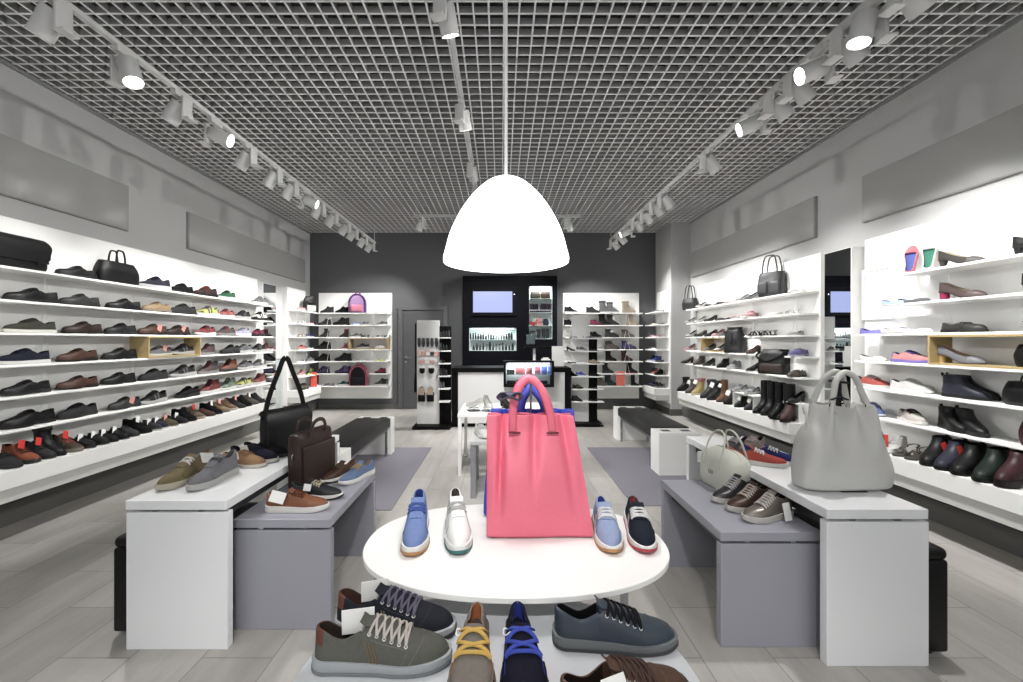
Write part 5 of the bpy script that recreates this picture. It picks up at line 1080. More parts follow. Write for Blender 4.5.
m = MB(); m.tube([(0, 0, .19), (0, 0, ZC + .02 - 1.668)], .0065, 10); m.build('cord', mat('#f4f4f4', 'satin'), t, 60)
m = MB(); m.lathe([(0, 0), (.06, 0), (.06, .025), (0, .025)], 24, (0, 0, ZC - 1.668 - .02)); m.build('ceiling_cap', mat('#d8d8d8', 'satin'), t, 40)
spot('pendant_light', (Xat(506, 1.56), 1.56, 1.76), (Xat(506, 1.56), 1.56, 0), PEND_W, 130, .5, .05)

# ------------------------------------------------------------------ bags and shoes on the side tables
def hobo():
    t = thing('hobo_bag', 'large slouchy pale grey leather hobo bag with rolled handles', 'bag', (1.655, 2.03, .665), radians(4)); w, d, h = .450, .155, .415; L = mat('#d4d4d0', 'softleather'); seg, nz = 112, 30; R = []
    fw = tab([(0, .98), (.03, 1.0), (.25, 1.0), (.5, .93), (.72, .80), (.88, .66), (1, .54)]); fd = tab([(0, .9), (.04, 1), (.4, 1.08), (.75, .8), (1, .62)])
    for i in range(nz + 1):
        q = i / nz; r = []
        for k in range(seg):
            a = 2 * pi * k / seg; ca, sa = cos(a), sin(a); n = 3.6 - 1.2 * q
            x = w / 2 * fw(q) * abs(ca) ** (2 / n) * (1 if ca > 0 else -1); y = d / 2 * fd(q) * abs(sa) ** (2 / n) * (1 if sa > 0 else -1)
            gather = sin(x * 58 + 1.2) * .030 * smooth(.35, 1, q) + sin(x * 24 - .5) * .024 * smooth(.1, .7, q)
            n1 = noise.noise(Vector((x * 5, y * 4 + 3, q * 2.5))) * .024 * sin(pi * min(1, q + .15))
            y += (gather + n1) * (1 if sa > 0 else -1) * min(1, abs(sa) * 2)
            # the left end stands, the right end slumps outward
            x += (.022 * sin(pi * q) * (1 - q) if x > 0 else .012 * q) - .010 * q
            z = h * q + (-.030 * smooth(.82, 1, q) * (1 - min(1, abs(x) / .09) ** 2) if True else 0) + .045 * smooth(.6, 1, q) * (-(abs(x) / (w * .3)) ** 2 + .4) * .6
            r.append((x, y, z))
        R.append(r)
    m = MB(); m.rings(R + [[(p[0] * .93, p[1] * .86, p[2] - .002) for p in R[-1]], [(p[0] * .9, p[1] * .8, p[2] - .05) for p in R[-1]]]); b = m.build('body', L, t, 70); subsurf(b)
    for s, nm in ((-1, 'front_handle'), (1, 'back_handle')):
        m = MB(); y = s * .045
        m.tube(spl([(-.105, y * 1.25, h - .075), (-.098, y * 1.2, h - .01), (-.078, y, h + .055), (-.055, y * .8, h + .112), (-.005, y * .6, h + .145), (.040, y * .8, h + .118), (.060, y, h + .055), (.082, y * 1.2, h - .01), (.095, y * 1.25, h - .075)], 41), .0135, 10); m.build(nm, L, t, 60)
        for x in (-.098, .082): m = MB(); m.tube([(x + .013 * cos(a), y * 1.28, h - .008 + .013 * sin(a)) for a in [2 * pi * i / 14 for i in range(14)]], .0025, 6, True); m.build('handle_ring', mat('#6a6a68', 'chrome'), t, 60)
    m = MB(); m.tube([(.226, -.01, .12), (.224, -.01, .20), (.20, -.01, .27)], .003, 5); m.build('side_seam', mat('#7a7a78', 'softleather'), t)
    m = MB(); m.ribbon(spl([(-.11, -.066, h + .020), (-.07, -.072, h + .032), (-.03, -.066, h + .018), (-.02, -.02, h + .025)], 11), .016, .005, up=(0, 0, 1)); m.build('handle_strap', mat('#1b1b1c', 'leather'), t, 60)
    m = MB(); m.ribbon(spl([(-.17, .02, h - .06), (-.20, -.01, h - .02), (-.20, -.03, h - .07), (-.215, -.03, h - .13)], 9), .012, .003, up=(0, 1, 0)); m.build('side_strap', L, t, 60)
    t = thing('bag_stand', 'black bag stand holding up handles of grey hobo bag', 'bag stand', (1.66, 2.05, .665))
    m = MB(); m.bbox(-.06, .06, -.095, .03, 0, .005, .001, 1); m.build('base_plate', BLACK, t)
    m = MB(); m.bbox(-.012, .012, -.004, .004, .005, .515, .001, 1); m.bbox(-.012, .012, -.05, .05, .505, .515, .001, 1); m.build('pole', BLACK, t)
hobo()
def bowler():
    t = thing('bowling_bag', 'cream leather bowling bag with two thin arched handles', 'bag', (1.315, 2.445, .518), radians(-82)); w, d, h = .305, .175, .228; L = mat('#cfd0c4', 'softleather')
    sack(w, d, [(0, .90, .92, 0, 0), (.012, .97, 1, 0, 0), (h * .30, 1.0, 1.06, 0, 0), (h * .55, .985, 1.02, 0, 0), (h * .74, .93, .90, 0, 0), (h * .88, .80, .68, 0, 0), (h * .96, .62, .44, 0, 0), (h, .42, .22, 0, 0)], 3.4, 44, wob=.006, seed=4, sub=5).build('body', L, t, 60)
    for s in (-1, 1):
        m = MB(); y = s * d * .40
        m.tube(spl([(-.070, s * d * .50, h * .55), (-.072, s * d * .47, h * .80), (-.066, s * d * .30, h + .045), (-.03, s * d * .20, h + .098), (.03, s * d * .20, h + .098), (.066, s * d * .30, h + .045), (.072, s * d * .47, h * .80), (.070, s * d * .50, h * .55)], 33), .0055, 8); m.build('handle', L, t, 60)
    for k in (-1, 1):
        m = MB(); m.tube([(.011 * k + .008 * cos(a), -d * .535, h * .42 + .011 * sin(a)) for a in [2 * pi * i / 14 for i in range(14)]], .0016, 5, True); m.build('emblem', mat('#8a8b84', 'chrome'), t)
    m = MB(); m.tube(spl([(-w * .47, 0, h * .60), (-w * .41, 0, h * .84), (-w * .25, 0, h * .985), (0, 0, h + .003), (w * .25, 0, h * .985), (w * .41, 0, h * .84), (w * .47, 0, h * .60)], 25), .004, 5); m.build('zip', mat('#a9aa9e', 'satin'), t)
    o = bpy.data.objects.new('price_tag', tag_mesh(.04, .07)); COL.objects.link(o); o.parent = t; o.material_slots[0].link = 'OBJECT'; o.material_slots[0].material = WHITECARD; o.location = (-w / 2 - .006, -.05, h * .75); o.rotation_euler = (0, 0, radians(80))
bowler()
def briefcase():
    t = thing('briefcase', 'brown leather briefcase with folded-down handles', 'bag', (-1.138, 2.505, .526), radians(78)); w, d, h = .31, .105, .315; L = mat('#46322d', 'leather')
    sack(w, d, [(0, .95, .92, 0, 0), (.02, 1, 1, 0, 0), (h * .5, 1, 1.02, 0, 0), (h * .9, .99, .92, 0, .004), (h * .98, .96, .75, 0, .004), (h, .9, .5, 0, .004)], 6, wob=.004, seed=2).build('body', L, t, 60)
    m = sack(w * .93, .02, [(.02, .97, .8, 0, -d * .55), (.035, 1, 1, 0, -d * .55), (h * .74, 1, 1, 0, -d * .55), (h * .78, .98, .6, 0, -d * .54)], 6, sub=3); m.build('front_pocket', L, t, 60)
    m = MB(); m.tube([(-w * .47, -.002, .05), (-w * .495, -.002, h * .5), (-w * .485, 0, h * .93), (-w * .40, .003, h + .001), (w * .40, .003, h + .001), (w * .485, 0, h * .93), (w * .495, -.002, h * .5), (w * .47, -.002, .05)], .004, 6); m.build('zip', mat('#2b1f1c', 'leather'), t, 60)
    for s in (-1, 1):
        m = MB(); m.ribbon(spl([(-.07, s * .04, h * .86), (-.068, s * .046, h + .01), (-.045, s * .05, h + .052), (0, s * .05, h + .066), (.045, s * .05, h + .052), (.068, s * .046, h + .01), (.07, s * .04, h * .86)], 25), .022, .006, up=(0, 1, 0)); m.build('handle', L, t, 60)
    m = MB(); m.tube([(-w * .51 + .012 * cos(a), 0, h * .62 + .014 * sin(a)) for a in [2 * pi * i / 14 for i in range(14)]], .0025, 6, True); m.build('strap_ring', CHROME, t, 60)
briefcase()
t = messenger_bag((-1.395, 2.70, .665), radians(68), 'black fabric messenger bag on white table, its strap held up', None, .33, .27, .10, '#1a1a1d', .9)
apex = Vector((.0, .0, .60))
m = MB(); m.ribbon(spl([(-.155, .0, .22), (-.12, .0, .36), (-.045, 0, .53), (-.02, 0, .585), (0, 0, .60)], 15), .034, .004, up=(0, 1, 0)); m.build('shoulder_strap', mat('#141416', 'fabric'), t, 60)
m = MB(); m.ribbon(spl([(.155, .0, .22), (.12, .0, .36), (.045, 0, .53), (.02, 0, .585), (0, 0, .60)], 15), .034, .004, up=(0, 1, 0)); m.build('shoulder_strap', mat('#141416', 'fabric'), t, 60)
t = thing('bag_stand', 'clear acrylic bag stand behind black messenger bag', 'bag stand', (-1.455, 2.735, .665), radians(68))
m = MB(); m.bbox(-.07, .07, -.02, .05, 0, .006, .001, 1); m.build('base_plate', CLEAR, t)
m = MB(); m.bbox(-.02, .02, .004, .010, .006, .594, .001, 1); m.bbox(-.02, .02, -.075, .010, .588, .594, .001, 1); m.build('pole', CLEAR, t)

chukka = 'hightop'
detail_shoe('hightop', 'olive suede ankle shoe with white laces on white table', (-1.592, 2.105, .665), radians(-96), '#86754a', '#b9b39c', '#e6e2d8', '#8a7a55', last=chk, eyelets=False, lus=(.43, .48, .53), name='high_top_shoe', stitch='#6d5f3a', scale=1.06)
detail_shoe('hightop', 'grey suede ankle shoe with white card, beside the olive one', (-1.448, 2.10, .665), radians(-94), '#84848b', '#b4b4b0', '#5f6068', '#6a6a70', last=chk, eyelets=False, lus=(.43, .48), name='high_top_shoe', stitch='#6a6a70', scale=1.06, tagp=(-.01, -.045, .135, .06, .055, 20, 0, 95))
GS = 'shoes on the white table by the messenger bag'
shoe('sneaker', 'tan leather shoe with white card behind the grey ankle shoe', (-1.46, 2.37, .665), radians(-8), ('#b98a55', '#d8d2c4', '#9a6f42', '#6a4a2a', '#b98a55'), GS, .86, 'w', side=-1)
shoe('sneaker', 'navy suede shoe with pale sole and white card on white table', (-1.46, 2.465, .665), radians(-8), ('#25263a', '#c9c9c2', '#1d1e2e', '#1a1a26', '#25263a'), GS, .98, 'w', side=-1)
shoe('sneaker', 'black suede shoe with white card behind the navy shoe', (-1.45, 2.575, .665), radians(-6), ('#1a1a1d', '#2a2a2c', '#141416', '#141416', '#1a1a1d'), GS, .95)
GB = 'shoes on the lower grey table'
detail_shoe('sneaker', 'orange tan leather sneaker with white price card', (-1.022, 2.098, .526), radians(2), '#a55c2a', '#e9e7e2', '#6a3416', '#7a4a26', last=slim, outsole='#d9d7d2', stitch='#7a431d', fin='leather', scale=1.06, tagp=(-.06, -.05, .105, .065, .05, -15, 18, 8), lus=(.44, .49, .54, .59), eyelets=False, heel='#b9703a')
detail_shoe('sneaker', 'charcoal sneaker with white sole behind the orange tan one', (-1.0, 2.26, .526), radians(-4), '#2f3236', '#e9e7e2', '#b5a98c', '#3a3833', last=slim, outsole='#2a2a2c', stitch='#4a4d52', fin='leather', scale=1.0, lus=(.44, .49, .54, .59), eyelets=False, tagp=(-.02, -.05, .09, .04, .035, -15, 5, 0))
detail_shoe('sneaker', 'brown leather sneaker with white sole beside the briefcase', (-1.005, 2.585, .526), radians(-112), '#5c3a26', '#ecebe6', '#6a5a3a', '#8a5a36', last=slim, outsole='#2a221e', fin='leather', scale=.96, lus=(.44, .49, .54, .59), eyelets=False, stitch='#3f2819')
detail_shoe('sneaker', 'denim blue sneaker with white sole at table edge', (-.885, 2.565, .526), radians(-112), '#6d8ab8', '#f0efec', '#b59a6a', '#b9936a', last=slim, outsole='#d9d7d2', scale=1.0, lus=(.44, .49, .54, .59), eyelets=False, stitch='#4f6a94')
MG = '#8f887f'
for i, (lab, loc, rz_, up_, la_) in enumerate((('silver grey metallic high-top with white card, frontmost of three', (1.285, 2.015, .518), 196, '#8e857c', '#d6cfc6'), ('bronze brown metallic high-top, middle of three on grey table', (1.27, 2.135, .518), 198, '#5a4238', '#c9b9ae'), ('dark pewter metallic high-top beside the cream bag', (1.255, 2.255, .518), 200, '#47454a', '#c2bcc0'))):
    detail_shoe('hightop', lab, loc, radians(rz_), up_, '#c9c5bf', la_, '#2a2624', last=Last(.275, .046, .034, [(0, .026), (.3, .024), (.7, .02), (1, .024)], [(0, .108), (.05, .106), (.2, .092), (.38, .112), (1, .12)], [(0, .12), (.36, .122), (.42, .118), (.54, .092), (.70, .068), (.86, .056), (.95, .046), (1, .030)], .385, .68, 2.3, sole_b=[(0, .003), (.1, 0), (.8, 0), (1, .01)]), fin='metallic', eyelets=False, lus=(.43, .47, .51, .56, .61, .66), lr=.0030, name='high_top_shoe', stitch=up_, tagp=(-.05, .055, .09, .045, .08, 12, 0, 4) if i == 0 else None, scale=1.0)
detail_shoe('sneaker', 'coral red sneaker with white laces on white table', (1.475, 2.395, .665), radians(-30), '#d9462f', '#e2dfda', '#eceae6', '#2f8a86', last=slim, stitch='#b03522', lus=(.44, .49, .54, .59), eyelets=False)
detail_shoe('sneaker', 'royal blue sneaker half hidden behind the grey hobo bag', (1.585, 2.44, .665), radians(-35), '#2f3a8a', '#e2dfda', '#d9d9d6', '#d9604a', last=slim, stitch='#232c6a', lus=(.44, .49, .54, .59), eyelets=False)
detail_shoe('sneaker', 'grey running shoe with white sole behind the coral red sneaker', (1.485, 2.655, .665), radians(210), '#5a5456', '#cfccc8', '#a9a3a3', '#3a3436', last=slim, stitch='#3f3a3c', lus=(.44, .49, .54, .59), eyelets=False)
detail_shoe('sneaker', 'pinkish grey running shoe behind the coral red sneaker', (1.60, 2.665, .665), radians(212), '#8a7874', '#cfccc8', '#b9a9a6', '#2a2426', last=slim, stitch='#6a5a58', lus=(.44, .49, .54, .59), eyelets=False)
# ------------------------------------------------------------------ counter, cabinet and stands at the back
NAVY = mat('#07080f', 'matt'); DARK = mat('#0a0a0b', 'matt')
# white table behind the tote, and a lower grey one nested under it
def leg_table(label, x0, x1, y0, y1, h, mm, ml, leg=.035, top=.035):
    t = thing('display_table', label, 'table', ((x0 + x1) / 2, (y0 + y1) / 2, 0)); a, b = (x1 - x0) / 2, (y1 - y0) / 2
    m = MB(); m.bbox(-a, a, -b, b, h - top, h, .003); m.build('table_top', mm, t)
    for sx in (-1, 1):
        for sy in (-1, 1): m = MB(); x, y = sx * (a - leg / 2 - .004), sy * (b - leg / 2 - .004); m.bbox(x - leg / 2, x + leg / 2, y - leg / 2, y + leg / 2, 0, h - top - .001, .002, 1); m.build('leg', ml, t)
leg_table('white table with white shoes between pink tote and counter', -.44, .50, 4.22, 4.98, .63, WHITE, WHITE)
leg_table('lower grey table in front of the white table, behind the totes', -.27, .36, 3.62, 4.18, .50, mat('#c2c3c4', 'satin'), mat('#8e8f93', 'satin'), .045)
def on_t(px, Y): return (Xat(px, Y), Y, .63)
G = 'pale shoes on the white table'
def stand(label, loc):
    t = thing('shoe_stand', label, 'shoe stand', loc, 0, 'small clear stands under shoes'); m = MB(); m.lathe([(0, 0), (.07, 0), (.07, .006), (0, .006)], 20); m.build('foot_disc', mat('#3a3a3c', 'gloss'), t, 40)
    m = MB(); m.lathe([(0, .0062), (.008, .0062), (.008, .03), (0, .03)], 10); m.bbox(-.05, .05, -.03, .03, .03, .034, .001, 1); m.build('support', CLEAR, t)
for px, w, k, c, rz_ in ((474, 'first from the table end', 'pump', 'wht', 2.4), (488, 'second from the table end', 'court', 'wht', -1.3), (506, 'third from the table end', 'court', 'blk', -1.2)):
    stand('small stand on the white table, ' + w, on_t(px, 4.42)); x, y, z = on_t(px, 4.42); shoe(k, ('black' if c == 'blk' else 'white') + ' heeled shoe on small stand, white table, ' + w, (x, y, z + .035), rz_, PAL[c], G)
shoe('trainer', 'white trainer on the lower grey table behind the totes', (-.18, 3.82, .50), -1.2, PAL['wht'], None, .9)
shoe('trainer', 'grey trainer on the lower grey table behind the totes', (-.08, 4.02, .50), -1.2, PAL['gbk'], None, .9)

# counter
t = thing('sales_counter', 'white fronted sales counter with black top and frame', 'counter', (.165, 6.9, 0)); a = .945
m = MB(); m.bbox(-a, a, -.32, .32, .87, .94, .004); m.build('counter_top', DARK, t)
m = MB(); m.box(-a + .10, a - .10, -.29, -.26, .06, .869); m.build('front_panel', mat('#dcdcdc', 'satin'), t)
for s in (-1, 1):
    m = MB(); x0, x1 = sorted((s * a, s * (a - .10))); m.bbox(x0, x1, -.30, .30, 0, .869, .003); m.build('side_panel', DARK, t)
m = MB(); m.box(-a + .10, a - .10, -.27, -.24, 0, .06); m.build('kick_board', DARK, t)
# glass display case hung on the counter front
t = thing('display_case', 'black framed glass case of wallets on the counter front', 'display case', (.425, 6.47, .66)); w, d, h = .385, .115, .40
m = MB()
for bx in ((-w, w, -d, d, 0, .03), (-w, w, -d, d, h - .03, h), (-w, -w + .035, -d, d, .03, h - .03), (w - .035, w, -d, d, .03, h - .03)): m.box(*bx)
m.build('case_frame', DARK, t); m = MB(); m.box(-w + .035, w - .035, d - .012, d - .002, .03, h - .03); m.build('back_board', mat('#dfe2e4', 'satin'), t)
m = MB(); m.box(-w + .036, w - .036, -d + .012, d - .013, .185, .192); m.build('glass_shelf', CLEAR, t)
m = MB(); m.box(-w + .036, w - .036, -d + .002, -d + .006, .031, h - .031); m.build('glass_front', CLEAR, t)
m = MB(); m.box(-w + .06, w - .06, -.02, .02, h - .038, h - .0305); m.build('light_strip', emit('#f8fbff', 4, 'case_fill_glow'), t)  # glowing strip added to brighten the case interior
d_ = bpy.data.lights.new('case_fill_lamp', 'AREA'); d_.energy = 2.2; d_.shape = 'RECTANGLE'; d_.size = .6; d_.size_y = .06; o = bpy.data.objects.new('case_fill_lamp', d_); COL.objects.link(o); o.location = (.425, 6.43, .66 + h - .045)  # added fill lamp that goes with the strip
def wallet(label, x, z, w, hh, col, tilt=0):
    t = thing('wallet', label, 'wallet', (x, 6.47, z), 0, 'wallets in the glass case'); m = MB(); m.bbox(-w / 2, w / 2, -.018, .018, 0, hh, .006, 2); m.build('cover', mat(col, 'leather'), t, 40)
    m = MB(); m.bbox(-w / 2 - .001, -w / 2 + .03, -.02, .02, hh * .38, hh * .62, .004, 1); m.build('clasp_flap', mat(col, 'patent'), t, 40)
for i, (x, w, hh, c, n) in enumerate(((.15, .12, .07, '#2a2a2c', 'charcoal'), (.30, .15, .10, '#d8606a', 'coral pink'), (.44, .10, .10, '#c94a58', 'red'), (.57, .09, .12, '#b04a7a', 'magenta'), (.67, .09, .12, '#3f5fc0', 'blue'), (.755, .06, .12, '#6f8fe0', 'sky blue'))):
    wallet(f'{n} leather wallet on upper shelf of the glass case', x, .66 + .1925, w, hh, c)
for i, (x, w, hh, c, n) in enumerate(((.16, .14, .06, '#1c1c1e', 'black'), (.30, .12, .07, '#2e2e31', 'charcoal'), (.66, .12, .06, '#1c1c1e', 'dark'))):
    wallet(f'{n} leather wallet in lower part of the glass case, {ORD[i]} from left', x, .6905, w, hh, c)
# things on the counter
t = thing('card_holder', 'white upright card holder at right end of black counter top', 'card holder', (.93, 6.80, .94)); m = MB(); m.bbox(-.10, .10, -.004, .004, .01, .34, .002, 1); m.build('card', WHITECARD, t); m = MB(); m.bbox(-.10, .10, -.04, .04, 0, .0095, .002, 1); m.build('base', CLEAR, t)
t = thing('computer_mouse', 'white computer mouse on black counter top', 'mouse', (.13, 6.74, .94)); m = MB(); m.rings([[(.055 * q * cos(k), .032 * q * sin(k), z) for k in [2 * pi * i / 16 for i in range(16)]] for z, q in ((0, .96), (.01, 1), (.024, .88), (.034, .6), (.038, .15))]); m.build('shell', WHITE, t, 60); m = MB(); m.bbox(-.03, -.018, -.003, .003, .031, .037, .001, 1); m.build('wheel', DARK, t)
t = thing('card_terminal', 'small white payment terminal on black counter top', 'card terminal', (.60, 6.86, .94)); m = MB(); m.bbox(-.07, .07, -.09, .09, 0, .06, .012, 2); m.build('body', WHITE, t, 40); m = MB(); m.box(-.05, .05, -.02, .07, .0605, .063); m.build('screen', DARK, t)
t = thing('receipt_printer', 'white receipt printer on counter below dark ledge', 'printer', (.74, 6.92, .94)); m = MB(); m.bbox(-.07, .07, -.08, .08, 0, .13, .012, 2); m.build('body', WHITE, t, 40); m = MB(); m.box(-.045, .045, -.02, .0, .1305, .15); m.build('paper_slip', WHITECARD, t); m = MB(); m.box(-.05, .05, -.082, -.0801, .07, .10); m.build('front_slot', DARK, t)
t = thing('monitor_arm', 'white post with dark ledge rising behind the counter', 'stand', (.56, 7.02, .94)); m = MB(); m.bbox(-.02, .02, -.02, .02, .008, .30, .003, 1); m.build('post', WHITE, t); m = MB(); m.bbox(-.06, .06, -.06, .06, 0, .0078, .002, 1); m.build('foot_plate', WHITE, t); m = MB(); m.bbox(-.17, .43, -.13, .13, .3005, .335, .004, 1); m.build('ledge', DARK, t)
t = thing('price_display', 'small dark customer display box on the ledge behind counter', 'display', (.50, 7.0, 1.2755)); m = MB(); m.bbox(-.07, .07, -.03, .03, .03, .20, .006, 1); m.build('housing', mat('#3c4a4a', 'satin'), t); m = MB(); m.bbox(-.03, .03, -.03, .03, 0, .0295, .002, 1); m.build('foot', DARK, t)

# dark cabinet on the back wall with two lit niches and a screen
t = thing('wall_cabinet', 'tall black cabinet wall with two lit niches behind counter', 'cabinet', (.155, 8.36, 0)); X0, X1, ZT, YFc, DN = -.90, .94, 2.63, -.24, .22
x0n, x1n, z0n, z1n = -.775, .145, 1.17, 1.615        # low wide niche (local x)
x2n, x3n, z2n, z3n = .395, .845, 1.40, 2.43          # tall niche
def front(nm, bx): m = MB(); m.box(*bx); m.build(nm, NAVY, t)
for nm, bx in (('front_board', (X0, X1, YFc, YFc + .02, 0, z0n)), ('front_board', (X0, x0n, YFc, YFc + .02, z0n, ZT)), ('front_board', (x0n, x2n, YFc, YFc + .02, z1n, ZT)), ('front_board', (x1n, x2n, YFc, YFc + .02, z0n, z1n)),
               ('front_board', (x2n, x3n, YFc, YFc + .02, z3n, ZT)), ('front_board', (x3n, X1, YFc, YFc + .02, z0n, ZT)), ('front_board', (x2n, x3n, YFc, YFc + .02, z0n, z2n))): front(nm, bx)
m = MB(); m.box(X0, X0 + .02, YFc + .02, 0, 0, ZT); m.box(X1 - .02, X1, YFc + .02, 0, 0, ZT); m.box(X0 + .02, X1 - .02, YFc + .02, 0, ZT - .02, ZT); m.build('carcass', NAVY, t)
NW = mat('#e4efee', 'satin')
def niche(xa, xb, za, zb_, shelves):
    m = MB(); e = .006
    m.box(xa, xb, -.03, -.02, za, zb_); m.box(xa, xa + e, YFc + .021, -.03, za, zb_); m.box(xb - e, xb, YFc + .021, -.03, za, zb_); m.box(xa + e, xb - e, YFc + .021, -.03, za, za + e); m.box(xa + e, xb - e, YFc + .021, -.03, zb_ - e, zb_)
    n = m.build('niche', NW, t)
    for z in shelves: m = MB(); m.box(xa + e, xb - e, YFc + .03, -.031, z - .006, z); m.build('glass_shelf', mat('#c9dad8', 'gloss'), n)
    m = MB(); m.box(xa + .05, xb - .05, YFc + .03, YFc + .05, zb_ - e - .012, zb_ - e - .002); m.build('light_strip', emit('#f4fffd', 3, 'niche_light'), n)
niche(x0n, x1n, z0n, z1n, (1.385,)); niche(x2n, x3n, z2n, z3n, (1.66, 1.92, 2.19))
for x, z, wd in ((-.16, 1.58, 3), (.775, 2.40, 3)):
    d = bpy.data.lights.new('niche_lamp', 'AREA'); d.energy = wd; d.size = .35; d.color = (.95, 1, 1); o = bpy.data.objects.new('niche_lamp', d); COL.objects.link(o); o.location = (x, 8.20, z)
# bottles in the low niche
def bottle(label, x, z, r, h, kind, col, capc='#111113'):
    o = MB()
    t = thing('bottle', label, 'bottle', (x, 8.225, z), 0, 'small care products in the low niche')
    if kind == 'tube': o.lathe([(0, 0), (r, 0), (r, h * .72), (r * .9, h * .76), (0, h * .76)], 12); c = MB(); c.lathe([(0, h * .762), (r * .7, h * .762), (r * .7, h), (0, h)], 12)
    elif kind == 'box': o.bbox(-r, r, -.02, .02, 0, h * .86, .003, 1); c = MB(); c.bbox(-r * .8, r * .8, -.016, .016, h * .861, h, .003, 1)
    else: o.lathe([(0, 0), (r, 0), (r, h * .55), (r * .4, h * .68), (r * .4, h * .74), (0, h * .74)], 12); c = MB(); c.lathe([(0, h * .742), (r * .5, h * .742), (r * .5, h), (0, h)], 12)
    o.build('body', mat(col, 'satin'), t, 40); c.build('cap', mat(capc, 'satin'), t, 40)
rr = random.Random(4); x = -.60
for i in range(17):
    k = rr.choice(('tube', 'tube', 'bottle', 'box')); c = rr.choice(('#1c1c1f', '#2a2a2e', '#17171a', '#55585a', '#3a3d40')); bottle(f'dark shoe care {"box" if k == "box" else "bottle"}, {ORD[i]} from left on upper level of low niche', x, 1.3855, rr.uniform(.018, .024), rr.uniform(.10, .18), k, c); x += .0505
x = -.54
for i in range(13):
    k = rr.choice(('tube', 'bottle', 'bottle')); c = rr.choice(('#17171a', '#2a2a2e', '#6a6e70', '#1c1c1f')); bottle(f'dark shoe care bottle, {ORD[i]} from left on lower level of low niche', x, 1.1765, rr.uniform(.017, .026), rr.uniform(.10, .17), k, c); x += .064
# tall niche: bags on top, books, folded scarves, boxes
hand_bag((.675, 8.22, 2.1905), 0, 'olive brown small bag at left in the tall niche, top', None, w=.20, h=.14, d=.13, col='#4a4030', hh=.03, pocket=False, hx=.2, hr=.004)
hand_bag((.875, 8.22, 2.1905), 0, 'dark brown small bag at right in the tall niche, top', None, w=.19, h=.14, d=.13, col='#4a3222', hh=.03, pocket=False, hx=.2, hr=.004)
for i in range(11):
    c = rr.choice(('#2a2030', '#55304a', '#22242a', '#1a1a1e', '#40304a')); w = .028
    t2 = thing('wallet', f'upright dark wallet, {ORD[i]} from left in the tall niche', 'wallet', (.58 + i * .038, 8.22, 1.9205), 0, 'upright wallets in the tall niche'); t2.rotation_euler = (0, radians(-9 if i < 5 else 9), 0); t2.location.z += .003
    m = MB(); m.bbox(-w / 2, w / 2, -.06, .06, 0, .17, .004, 1); m.build('cover', mat(c, 'leather'), t2); m = MB(); m.box(-w / 2 - .0006, w / 2 + .0006, -.0608, -.0602, .03, .05); m.build('clasp', CHROME, t2)
for i, (x, w, h, c, n) in enumerate(((.62, .11, .09, '#c8303c', 'red'), (.745, .13, .15, '#e08a84', 'salmon pink'), (.88, .12, .14, '#2f3346', 'navy'))):
    t2 = thing('folded_scarf', f'{n} scarf bundle in the tall niche', 'scarf', (x, 8.22, 1.6605)); m = sack(w, .12, [(0, .9, .9, 0, 0), (h * .2, 1, 1, 0, 0), (h * .7, .95, .95, 0, 0), (h * .92, .7, .7, 0, 0), (h, .3, .3, 0, 0)], 2.6, 20, wob=.014, seed=i, sub=3); m.build('cloth', mat(c, 'fabric'), t2, 60)
    m = MB(); m.tube([(w * .51 * cos(a), .062 * sin(a), h * .45) for a in [2 * pi * k / 20 for k in range(20)]], .005, 5, True); m.build('band', mat(c, 'leather'), t2, 60)
for i, (x, w, h) in enumerate(((.62, .09, .15), (.74, .07, .19), (.84, .05, .20), (.92, .05, .20))):
    t2 = thing('gift_box', f'dark narrow box, {ORD[i]} from left at bottom of the tall niche', 'box', (x, 8.22, 1.4065), 0, 'dark boxes in the tall niche'); m = MB(); m.bbox(-w / 2, w / 2, -.05, .05, 0, h * .8, .003, 1); m.build('box_body', mat('#1f2226' if i else '#4a5250', 'satin'), t2); m = MB(); m.bbox(-w / 2 - .002, w / 2 + .002, -.052, .052, h * .801, h, .003, 1); m.build('box_lid', mat('#17181b', 'satin'), t2)
# television
t = thing('television', 'flat television with plain pale blue screen on black cabinet', 'television', (Xat(493.5, 8.1), 8.12, 1.845)); w, h = .395, .24
m = MB(); m.bbox(-w - .035, w + .045, -.045, -.001, 0, .55, .006, 2); m.build('casing', mat('#08090d', 'matt'), t)
m = MB(); m.box(-w + .0, w - .03, -.0465, -.0455, .07, .475); m.build('screen', screen_mat((.215, .245, .42), 'blue_screen_light'), t)
m = MB(); m.lathe([(0, 0), (.008, 0), (.008, .003), (0, .003)], 10, (w + .01, -.049, .42), 'y'); m.build('indicator_light', emit('#e6f0ff', 3, 'indicator_glow'), t)

# accessory stands at the counter's ends
def gondola(label, x0, x1, xd, xe, Y, ztop, zdark, shelves, side_):
    """white board x0..x1 with a dark post x1..xd; white shelves reach to xe"""
    t = thing('display_stand', label, 'display stand', ((x0 + xd) / 2, Y, 0)); c = (x0 + xd) / 2
    m = MB(); m.bbox(x0 - c, x1 - c, -.02, .02, .05, ztop, .002, 1); m.build('white_board', mat('#dddddc', 'satin'), t)
    m = MB(); m.bbox(x1 - c + .001, xd - c, -.02, .02, .05, zdark, .002, 1); m.build('dark_board', DARK, t)
    m = MB(); m.bbox(min(x0, x1) - c - .035, max(xd, xe) - c + .004, -.22, .22, 0, .049, .003, 1); m.build('base', DARK, t)
    for z in shelves: m = MB(); m.bbox(side_[0] - c, side_[1] - c, -.20, -.021, z - .016, z, .002, 1); m.build('shelf', WHITE, t)
    return t
gz = (1.41, 1.205, 1.005, .80, .60, .40)
gondola('stand with white board of small accessories beside the dark door', -1.33, -.975, -.79, -.79, 6.62, 1.69, 1.60, (1.42, 1.215, 1.02, .825, .63, .43), (-.97, -.79))
